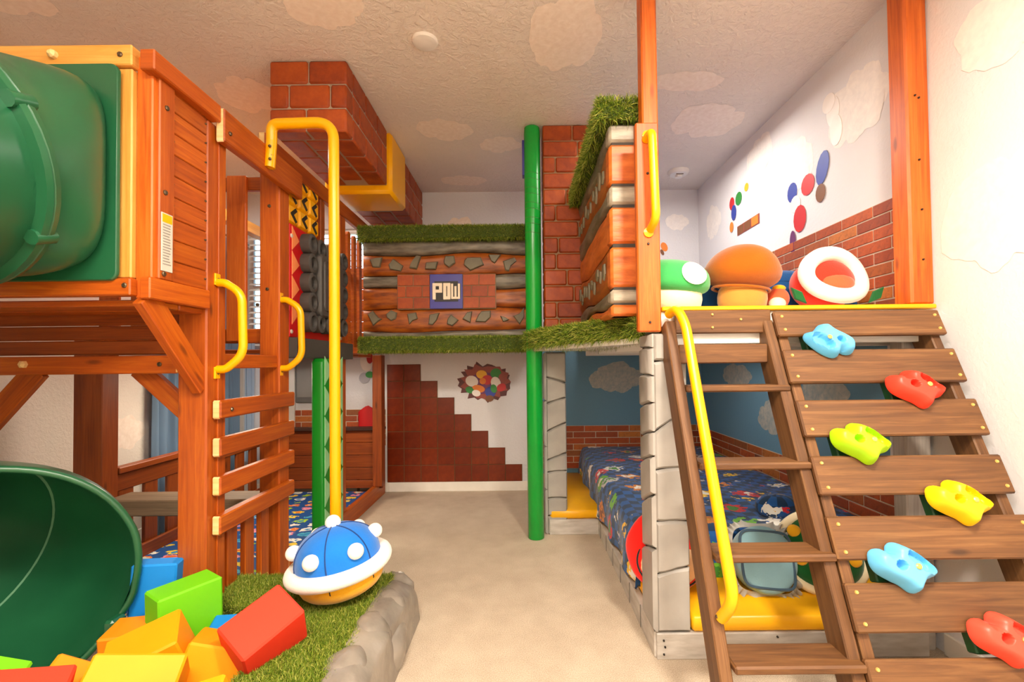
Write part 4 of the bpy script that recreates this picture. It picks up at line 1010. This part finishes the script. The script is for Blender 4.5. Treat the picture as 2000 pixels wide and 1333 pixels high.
drape(.57, 1.622, 2.22, 4.145, 1.605, 1.38, .05, 8.1).build('quilted_cover', M_bluefab, UT, 60)
for k in range(3): MB().tube([(.57, 2.196 + .004 * k, 1.42 + k * .06), (1.6, 2.196 + .004 * k, 1.42 + k * .06)], .003, 6).build('quilt_seam', plain('seam_navy', '0A2F5C', .9), UT)

# ------------------------------------------------------------------ ladder and climbing ramp
SL = .4136; RN = Vector((0, -.924, .382)); RD = Vector((0, -.382, -.924))   # outward normal and downhill direction
def rp(x, z, off=0.0): return Vector((x, 1.19 + SL * z, z)) + RN * off
def rframe(x, z, off=0.0):   # local x = right, y = uphill, z = outward
    m = Matrix((Vector((1, 0, 0)), -RD, RN)).transposed().to_4x4(); m.translation = rp(x, z, off); return m
WBM = [WB, WB]
LD = thing('bunk_ladder', 'brown-stained wooden ladder with a long yellow handrail at the bunk front', 'ladder', (.77, 1.4, 0))
for x in (.576, .955):
    MB().cbox([.019, .70, .045], rframe(x, .675, -.068), .004).build('stringer', WB, LD)
for z, dp in ((1.055, .05), (.80, .055), (.54, .06), (.275, .065)):
    c = rp(.77, z, -.07); m = MB().box(.596, .934 if z > 9 else .972, c.y - dp, c.y + .05, z - .013, z + .011, .006); m.build('tread', WB, LD)
MB().box(.597, .968, 1.758, 1.781, 1.262, 1.352, .004).build('top_board', WB, LD); MB().box(.597, .934, 1.722, 1.74, 1.146, 1.218, .004).build('upper_board', WB, LD)
for x, z in ((.64, 1.315), (.74, 1.335), (.74, 1.285), (.85, 1.315)): bolt(LD, (x, 1.757, z), (0, -1, 0), .005, M_brass, 'screw')
pth = rnd([rp(.575, 1.345, -.02), rp(.585, 1.338, .045), rp(.603, 1.27, .055), rp(.603, .44, .055), rp(.585, .395, -.015)], .05, 8)
h = MB().tube(pth, .0175, 14).build('handrail', M_yel, LD, 60, label='long yellow tubular handrail')
bolt(h, tuple(rp(.572, .40, -.008)), RN, .006)
RA = thing('climbing_ramp', 'steep climbing ramp of brown-stained boards against the right wall', 'ramp', (1.29, 1.4, 0))
for x in (1.0, 1.578): MB().cbox([.018, .70, .045], rframe(x, .675, -.07), .004).build('stringer', WB, RA)
bz = [(1.345, 1.249), (1.195, 1.074), (1.014, .894), (.832, .715), (.655, .536), (.478, .357), (.298, .177), (.118, .01)]
for a, c in bz:
    L = (a - c) / .924 / 2
    bo = MB().cbox([.318, L, .011], rframe(1.288, (a + c) / 2, -.012), .006).build('board', WB, RA)
    for x in (.998, 1.583):
        for z in (a - .022, c + .022): bolt(bo, tuple(rp(x, z, -.002)), RN, .0062, M_brass, 'screw')
# climbing holds
HOLD = [(1567, 95), (1577, 60), (1605, 42), (1645, 42), (1668, 58), (1682, 28), (1722, 12), (1790, 36), (1858, 88), (1890, 132), (1874, 170), (1826, 184), (1802, 204), (1772, 236), (1732, 238), (1690, 206), (1640, 182), (1590, 152), (1570, 122)]
HOLD = [((x - 1728) * .00057, (120 - y) * .00062) for x, y in HOLD]
HOLD = [tuple(v)[:2] for v in catmull([(x, y, 0) for x, y in HOLD + HOLD[:1]], 4)[:-1]]
def hold(x, z, mat, label, rot=0, sc=1.0):
    T = thing('climbing_hold', label, 'climbing hold', rp(x, z, 0), 'climbing holds on the ramp')
    base = rframe(x, z, .004) @ Matrix.Rotation(rot, 4, 'Z') @ Matrix.Scale(sc, 4)
    def circ(px, py, cx, cy, rx, ry):
        return 1 - math.hypot((px - cx) / rx, (py - cy) / ry)
    def seg(px, py, ax, ay, bx, by):
        dx, dy = bx - ax, by - ay; t = max(0, min(1, ((px - ax) * dx + (py - ay) * dy) / (dx * dx + dy * dy)))
        return math.hypot(px - ax - dx * t, py - ay - dy * t)
    def field(px, py):     # signed distance to the outline, positive inside
        d = 9; ins = False; n = len(HOLD)
        for i in range(n):
            x1, y1 = HOLD[i]; x2, y2 = HOLD[i - 1]
            d = min(d, seg(px, py, x1, y1, x2, y2))
            if (y1 > py) != (y2 > py) and px < (x2 - x1) * (py - y1) / (y2 - y1) + x1: ins = not ins
        return d if ins else -d
    def height(px, py):
        f = max(0, field(px, py)); h = .05 * math.sin(min(1, f / .026) * PI / 2) ** .7
        pd = min(seg(px, py, .018, .028, .056, .004), seg(px, py, .045, .011, .06, -.004), seg(px, py, .028, .016, .046, .002)); po = 1 - pd / .0135
        ho = circ(px, py, -.025, .004, .0135, .0115)
        for q, d in ((po, .03), (ho, .034)):
            if q > -.22: h -= d * min(1, max(0, (q + .22) / .42)) ** .9
        return max(.006, h)
    def bound(a):
        lo, hi = 0, .14
        for _ in range(18):
            mid = (lo + hi) / 2
            if field(mid * math.cos(a), mid * math.sin(a)) > 0.0: lo = mid
            else: hi = mid
        return lo
    na, nr = 72, 26; B = [bound(2 * PI * i / na) for i in range(na)]
    def f(u, v):
        i = int(round(u * na)) % na; a = 2 * PI * i / na; r = B[i] * (v / .9 if v < .9 else 1)
        x_, y_ = r * math.cos(a), r * math.sin(a)
        return base @ Vector((x_, y_, height(x_, y_) if v < .9 else .006 - (v - .9) * .06))
    m = MB().grid(f, na, 30, cu=True)
    m.build('grip', mat, T, 75)
    M = base.copy()
    MB().lathe([(.0085, 0), (.0085, .004), (.006, .006)], 10, base @ Matrix.Translation((.02, .0, height(.02, .0) - .001))).build('bolt', M_brass, T)
    MB().cbox([.058, .058, .018], rframe(x + .0, z + .01, -.045) , .004).build('backing_block', plain('hold_block_green', '0F4A22', .5), T)
    return T
H = {k: plain('hold_' + k, v, .42, .5, .02) for k, v in dict(blue='5FB9EE', red='F0402C', green='A6E012', yellow='FFCC0A', sky='66BDF0', coral='F4503C').items()}
hold(1.137, 1.217, H['blue'], 'light blue climbing hold, highest on the brown ramp', PI * .97, .95)
hold(1.389, 1.047, H['red'], 'red climbing hold in the second gap of the brown ramp', 0)
hold(1.137, .871, H['green'], 'lime green climbing hold on the brown ramp', 0)
hold(1.391, .693, H['yellow'], 'yellow climbing hold on the brown ramp', 0)
hold(1.146, .521, H['sky'], 'light blue climbing hold on the brown ramp, below the lime one', 0)
hold(1.375, .346, H['coral'], 'coral red climbing hold low on the brown ramp near the floor', 0)

# ------------------------------------------------------------------ cushions
def Rt(x, y, z, rx=0, ry=0, rz=0): return Matrix.Translation((x, y, z)) @ Euler((rx, ry, rz)).to_matrix().to_4x4()
def cush(name, label, loc): return thing(name, label, 'cushion', loc)
c_green = cloth('plush_green', '3DA85A'); c_cream = cloth('plush_cream', 'F1E3C0'); c_white = cloth('plush_white', 'F3EEE6'); c_brown = cloth('plush_brown', 'A65808'); c_tan = cloth('plush_tan', 'C88A3C')
c_red = cloth('plush_red', 'DA3320'); c_dred = cloth('plush_orange_red', 'E4603A'); c_yel = cloth('plush_yellow', 'F4B51E'); c_slate = cloth('plush_slate', '7FA6B2'); c_navy = cloth('plush_slate_dark', '3E566A')
c_grey = cloth('plush_grey', 'B0AEA8'); c_dgreen = cloth('plush_dark_green', '14602C'); c_blue = cloth('plush_blue', '1672D0'); c_peach = cloth('plush_peach', 'EFC49A'); c_black = cloth('plush_black', '1C1A1A'); c_scar = cloth('plush_scarlet', 'E01E16')
wr = lambda k: (lambda q, a, b: q * (1 + .018 * noise.noise((math.cos(a) * 3 + k, math.sin(a) * 3, b * 3))))
T = cush('round_cushion', 'green domed cushion with white round patch on cream base, beside the loft corner post', (.66, 2.02, 1.372))
M = Rt(.66, 2.03, 1.50, .05, .06, 0)
MB().ell((0, 0, 0), (.178, .16, .105), M, 32, 18, p=.8, fn=lambda q, a, b: Vector((q.x, q.y, q.z * (.55 if q.z < 0 else 1.0)))).build('top', c_green, T, 60)
MB().ell((0, 0, -.065), (.15, .135, .068), M, 28, 12, p=.7).build('base', c_cream, T, 60)
MB().grid(lambda u, v: M @ Vector((.065 + .06 * v * math.cos(2 * PI * u) , -.158 * math.sqrt(max(0, 1 - ((.065 + .06 * v * math.cos(2 * PI * u)) / .178) ** 2 - ((.035 + .05 * v * math.sin(2 * PI * u)) / .118) ** 2)) ** .85 - .007, .035 + .05 * v * math.sin(2 * PI * u))), 24, 5, cu=True, flip=True).build('round_patch', c_white, T, 60)
T = cush('round_cushion', 'large brown domed cushion on a tan base in the middle of the loft edge', (.992, 2.0, 1.372))
M = Rt(.992, 2.03, 1.555, .0, .10, 0)
MB().ell((0, 0, 0), (.162, .15, .105), M, 36, 20, p=.82, fn=lambda q, a, b: Vector((q.x * (1 - .25 * max(0, q.z) / .105), q.y, q.z * (.8 if q.z < 0 else 1.08)))).build('top', c_brown, T, 60)
MB().ell((.01, 0, -.12), (.105, .09, .075), M, 28, 12, p=.75).build('base', c_tan, T, 60)
MB().tube([M @ Vector((.12 * math.cos(t), .1 * math.sin(t), -.082)) for t in [2 * PI * q / 40 for q in range(40)]], .006, 8, closed=True).build('piping', c_brown, T, 60)
T = cush('round_cushion', 'red bowl-shaped cushion with a thick cream rolled rim at the right of the loft edge', (1.37, 2.0, 1.372))
M = Rt(1.372, 2.0, 1.515, PI / 2 - .35, 0, .12)
MB().ell((0, 0, -.06), (.135, .12, .105), M, 32, 16, p=.9).build('bowl', c_red, T, 60)
MB().tube([M @ Vector((.125 * math.cos(t), .105 * math.sin(t), (.02 - .012 * math.cos(2 * t)))) for t in [2 * PI * q / 48 for q in range(48)]], .033, 16, closed=True).build('rim', c_white, T, 60)
MB().ell((0, 0, .005), (.11, .09, .03), M, 28, 8).build('lining', c_red, T, 60)
MB().ell((0, -.035, .028), (.075, .04, .022), M, 20, 8).build('inner_pad', c_dred, T, 60)
for s in (-1, 1): MB().prism([(0, 0), (.05, .02), (.065, .07), (.02, .05)], ((1.372 + s * .135, 1.97, 1.40), (s, 0, 0), (0, 0, 1), (0, -1, 0)), .012, .004).build('leaf', c_dgreen, T, 40)
T = thing('soft_ball', 'small red and cream soft ball between the brown and red cushions', 'soft toy', (1.165, 2.06, 1.372))
MB().ell((1.165, 2.06, 1.435), (.05, .045, .05), nu=22, nv=12).build('body', c_dred, T, 60); MB().ell((1.15, 2.035, 1.41), (.036, .03, .032), nu=18, nv=10).build('patch', c_cream, T, 60); MB().ell((1.17, 2.055, 1.482), (.03, .02, .016), Rt(0, 0, 0), 16, 8).build('tuft', c_yel, T, 60)
# lower bunk
def disc(M, r, th, p=.75, mat=None, name='body', par=None, rz=None): return MB().ell((0, 0, 0), (r, rz or r, th), M, 40, 14, p=p, fn=lambda q, a, b: q * (1 + .01 * math.sin(7 * a))).build(name, mat, par, 60)
T = cush('round_cushion', 'round red-bordered peach cushion behind the front stone column', (.60, 2.05, .165))
M = Rt(.628, 2.02, .325, PI / 2 - .38, 0, .05)
disc(M, .178, .05, 1, c_scar, 'body', T, .17); MB().ell((0, -.045, .012), (.14, .105, .05), M, 32, 10).build('front_panel', c_peach, T, 60)
MB().tube([M @ Vector((.143 * math.cos(t), -.045 + .108 * math.sin(t), .032)) for t in [2 * PI * q / 40 for q in range(40)]], .004, 6, closed=True).build('piping', c_black, T, 60)
T = cush('square_cushion', 'square slate-blue cushion with a frilled grey edge on the yellow pad', (1.045, 2.03, .165))
M = Rt(1.035, 1.985, .295, PI / 2 - .42, 0.06, -.1)
MB().ell((0, 0, 0), (.128, .136, .05), M, 48, 16, p=.35).build('body', c_slate, T, 60)
def frill(u, v):
    a = 2 * PI * u; e = .4; x = math.copysign(abs(math.cos(a)) ** e, math.cos(a)); y = math.copysign(abs(math.sin(a)) ** e, math.sin(a)); k = 1 + (.07 + .33 * v) * (.82 + .18 * abs(math.sin(13 * a)))
    k = 1 - .06 + v * (.2 + .05 * math.cos(22 * a))
    return M @ Vector((.128 * x * k, .136 * y * k, .018 * math.sin(22 * a) * v - .012 * v))
MB().grid(frill, 176, 5, cu=True).build('frill', c_grey, T, 60)
MB().tube([M @ Vector((.104 * math.copysign(abs(math.cos(t)) ** .35, math.cos(t)), .112 * math.copysign(abs(math.sin(t)) ** .35, math.sin(t)), .044)) for t in [2 * PI * q / 80 for q in range(80)]], .006, 8, closed=True).build('piping', c_navy, T, 60)
T = cush('round_cushion', 'round dark green cushion with a cream rim and yellow buttons, behind the ladder and ramp', (1.33, 2.05, .165))
M = Rt(1.30, 2.0, .318, PI / 2 - .42, 0, -.12)
disc(M, .165, .062, .9, c_dgreen, 'body', T, .15)
MB().tube([M @ Vector((.175 * math.cos(t), .158 * math.sin(t), -.005)) for t in [2 * PI * q / 56 for q in range(56)]], .02, 12, closed=True).build('rim', c_cream, T, 60)
for x, y in ((-.11, .08), (-.11, -.03), (0, -.075), (.0, .05), (.09, .09), (.1, -.03)):
    z = .062 * math.sqrt(max(0, 1 - (x / .165) ** 2 - (y / .15) ** 2)); b = MB().ell((x, y, z), (.03, .028, .016), M, 18, 10).build('button', c_yel, T, 60)

# ------------------------------------------------------------------ soft block pit: turf border, rock edge, blocks
PB = thing('pit_border', 'turf-topped pit border with a glossy grey sculpted rock edge', 'pit border', (-.7, 1.4, 0))
MB().box(-.86, -.6, .55, 2.06, 0, .205, .01).build('border_core', M_turf, PB); MB().box(-1.42, -.86, 1.80, 2.06, 0, .205, .01).build('border_core', M_turf, PB)
pts = []; nr = []
def addarea(x0, x1, y0, y1, n, nv=(0, 0, 1), z=.205, zz=None):
    for _ in range(n):
        pts.append((random.uniform(x0, x1), random.uniform(y0, y1), z if zz is None else random.uniform(*zz))); nr.append(nv)
addarea(-.865, -.585, 1.0, 2.06, 85000); addarea(-1.42, -.865, 1.79, 2.06, 46000)
addarea(-.868, -.866, 1.0, 1.8, 5000, (-.9, 0, .3), zz=(.06, .2)); addarea(-1.42, -.865, 1.788, 1.79, 7000, (0, -.9, .3), zz=(.05, .2))
blades('turf', PB, pts, nr, .026, .0024, jit=.7)
def rockf(u, v):
    y = .6 + 1.56 * u; s = v
    prof = [(-.64, .19), (-.60, .215), (-.545, .205), (-.505, .165), (-.495, .10), (-.49, .04), (-.488, -.005)]
    t = s * (len(prof) - 1); i = min(int(t), len(prof) - 2); f = t - i
    x = prof[i][0] * (1 - f) + prof[i + 1][0] * f; z = prof[i][1] * (1 - f) + prof[i + 1][1] * f
    wide = .055 * max(0, min(1, (2.05 - y) / .9)) 
    d, _ = noise.voronoi(Vector((x * 3.2, y * 4.6, z * 3.2)), distance_metric='DISTANCE', exponent=2.5) if False else (None, None)
    n1 = noise.noise((y * 6.2, z * 6 + 3, 1.3)); n2 = noise.ridged_multi_fractal(Vector((x * 4, y * 5, z * 5)), .9, 2.0, 3, 1.0, 2.0) - 1.2
    k = math.sin(PI * min(1, s * 1.15)) 
    lump = abs(math.sin(y * 8.5 + z * 5 + .4)) ** .6
    x += k * (.02 * n1 + .03 * (lump - .6) + .003 * n2) + (.018 if s > .35 else 0) * s; z = z + k * (.03 * n1 + .035 * (lump - .6)) * (1 - s * .8)
    if y > 2.08: x = -.64 + (x + .64) * max(.0, 1 - ((y - 2.08) / .08) ** 2) ** .5; z *= max(.0, 1 - ((y - 2.08) / .085) ** 3)
    return (x, y, max(-.004, z))
MB().grid(rockf, 150, 36).build('rock_edge', M_rock, PB, 70)
for k, (x, y, z, a, b2, c2) in enumerate(((-.60, 1.24, .15, .085, .10, .085), (-.575, 1.47, .15, .08, .10, .085), (-.565, 1.69, .15, .07, .10, .08), (-.55, 1.88, .14, .07, .085, .085), (-.515, 1.36, .06, .05, .11, .07), (-.505, 1.78, .06, .045, .12, .08), (-.62, 1.0, .15, .09, .12, .085))):
    MB().ell((x, y, z), (a, b2, c2), nu=36, nv=22, p=.9, fn=lambda q, u, v: q * (1 + .14 * noise.noise((math.cos(u) * math.cos(v) * 1.3 + k * 3, math.sin(u) * math.cos(v) * 1.3, math.sin(v) * 1.3)) + .02 * noise.noise((math.cos(u) * math.cos(v) * 5 + k, math.sin(u) * math.cos(v) * 5, math.sin(v) * 5)))).build('boulder', M_rock, PB, 70)
MB().ell((-.585, 2.10, .07), (.085, .075, .13), nu=28, nv=16, fn=lambda q, a, b: q * (1 + .12 * noise.noise((math.cos(a) * 2, math.sin(a) * 2, b * 2)))).build('rock_end', M_rock, PB, 70)

F = {k: plain('foam_' + k, v, .6, .35, .025, .05, 200) for k, v in dict(green='6FCB14', red='EE3A22', yellow='EE9C04', blue='1487E0', orange='F08C0C').items()}
def foam(x, y, z, h, col, rot, label):
    o = MB().cbox(list(h), Rt(x, y, z, *rot), .006).build('foam_block', F[col], None, 0)
    return tag(o, label, 'foam block', 'soft foam blocks in the pit')
foam(-1.225, 1.665, .265, (.10, .06, .105), 'green', (.02, -.03, 1.0), 'lime green foam block standing tallest in the pit')
foam(-.845, 1.50, .285, (.075, .10, .075), 'red', (.38, .42, -.48), 'big red foam block tilted on the turf border')
foam(-1.405, 1.76, .29, (.075, .035, .12), 'blue', (.0, .06, .25), 'blue foam block behind the green slide mouth')
foam(-1.18, 1.46, .222, (.10, .08, .085), 'yellow', (.25, -.30, .5), 'yellow foam block leaning in front of the lime green one')
foam(-1.09, 1.27, .225, (.11, .10, .09), 'yellow', (.78, .22, .35), 'largest yellow foam block at the front of the pit')
foam(-1.0, 1.50, .19, (.09, .09, .07), 'yellow', (-.25, .35, .3), 'yellow foam block wedged beside the big red one')
foam(-.865, 1.235, .235, (.06, .05, .05), 'yellow', (.3, -.2, .2), 'small yellow foam block beside the turf near the bottom edge')
foam(-.96, 1.17, .25, (.06, .06, .06), 'red', (.5, .3, .5), 'small red foam block against the small yellow one')
foam(-1.275, 1.14, .30, (.10, .07, .07), 'red', (.4, .25, .55), 'red foam block in front of the slide mouth')
foam(-1.43, 1.18, .305, (.08, .07, .075), 'green', (.3, .5, .5), 'lime green foam block in the corner below the slide mouth')
foam(-1.28, 1.28, .25, (.07, .06, .06), 'orange', (.5, .6, .5), 'orange foam block peeking out below the slide mouth')
foam(-1.05, 1.66, .15, (.08, .07, .075), 'blue', (.1, .1, .3), 'blue foam block low beside the lime green one')
foam(-1.37, 1.60, .16, (.06, .06, .10), 'orange', (.1, 0, .2), 'orange foam block squeezed between slide and lime block')
for k, (x, y, c) in enumerate(((-1.22, 1.62, 'red'), (-1.0, 1.3, 'blue'), (-1.2, 1.35, 'green'), (-1.3, 1.1, 'yellow'), (-1.08, 1.06, 'red'), (-.95, 1.6, 'red'), (-1.45, 1.12, 'blue'))):
    foam(x, y, .075, (.085, .08, .072), c, (0, 0, .3 * k), ('red foam block at the bottom of the pit under the lime one', 'blue foam block under the largest yellow one', 'lime green foam block at the bottom of the pit', 'yellow foam block under the red one by the slide', 'red foam block at the very front of the pit', 'red foam block at the bottom beside the turf', 'blue foam block at the bottom by the slide')[k])

# blue domed cushion on the turf
T = cush('domed_cushion', 'blue domed cushion with white roll rim and yellow base on the turf', (-.747, 1.85, .235))
M = Rt(-.745, 1.85, .378, .06, -.15, .1)
MB().ell((0, 0, 0), (.165, .15, .135), M, 40, 20, p=.92, fn=lambda q, a, b: Vector((q.x, q.y, max(q.z, -.03)))).build('dome', c_blue, T, 60)
MB().tube([M @ Vector((.178 * math.cos(t), .160 * math.sin(t), -.022)) for t in [2 * PI * q / 64 for q in range(64)]], .029, 16, closed=True).build('rim', c_white, T, 60)
MB().ell((0, 0, -.045), (.168, .150, .098), M, 40, 14, p=.7, fn=lambda q, a, b: Vector((q.x, q.y, min(q.z, .02)))).build('base', c_yel, T, 60)
for k in range(6):
    a0 = PI / 6 + k * PI / 3
    MB().tube([M @ Vector((.166 * math.cos(b) ** .92 * math.cos(a0), .151 * math.cos(b) ** .92 * math.sin(a0), .136 * math.sin(b) ** .92)) for b in [.02 + 1.5 * q / 12 for q in range(13)]], .0025, 6).build('seam', cloth('seam_dark_blue', '0A3A7A'), T, 60)
    MB().tube([M @ Vector((.167 * (1 - .3 * max(0, (z_ + .07) / -.06)) * math.cos(a0), .150 * (1 - .3 * max(0, (z_ + .07) / -.06)) * math.sin(a0), z_)) for z_ in (-.05, -.07, -.09, -.11)], .002, 6).build('seam', c_black, T, 60)
for a, b in ((1.57, 1.5), (-1.9, .42), (-.85, .42), (.25, .5), (3.3, .45), (2.3, .5), (1.2, .45)):
    p = Vector((.165 * math.cos(b) * math.cos(a), .15 * math.cos(b) * math.sin(a), .135 * math.sin(b)))
    MB().ell(tuple(p * 1.06), (.03, .03, .03), M, 18, 12).build('pompom', c_white, T, 60)
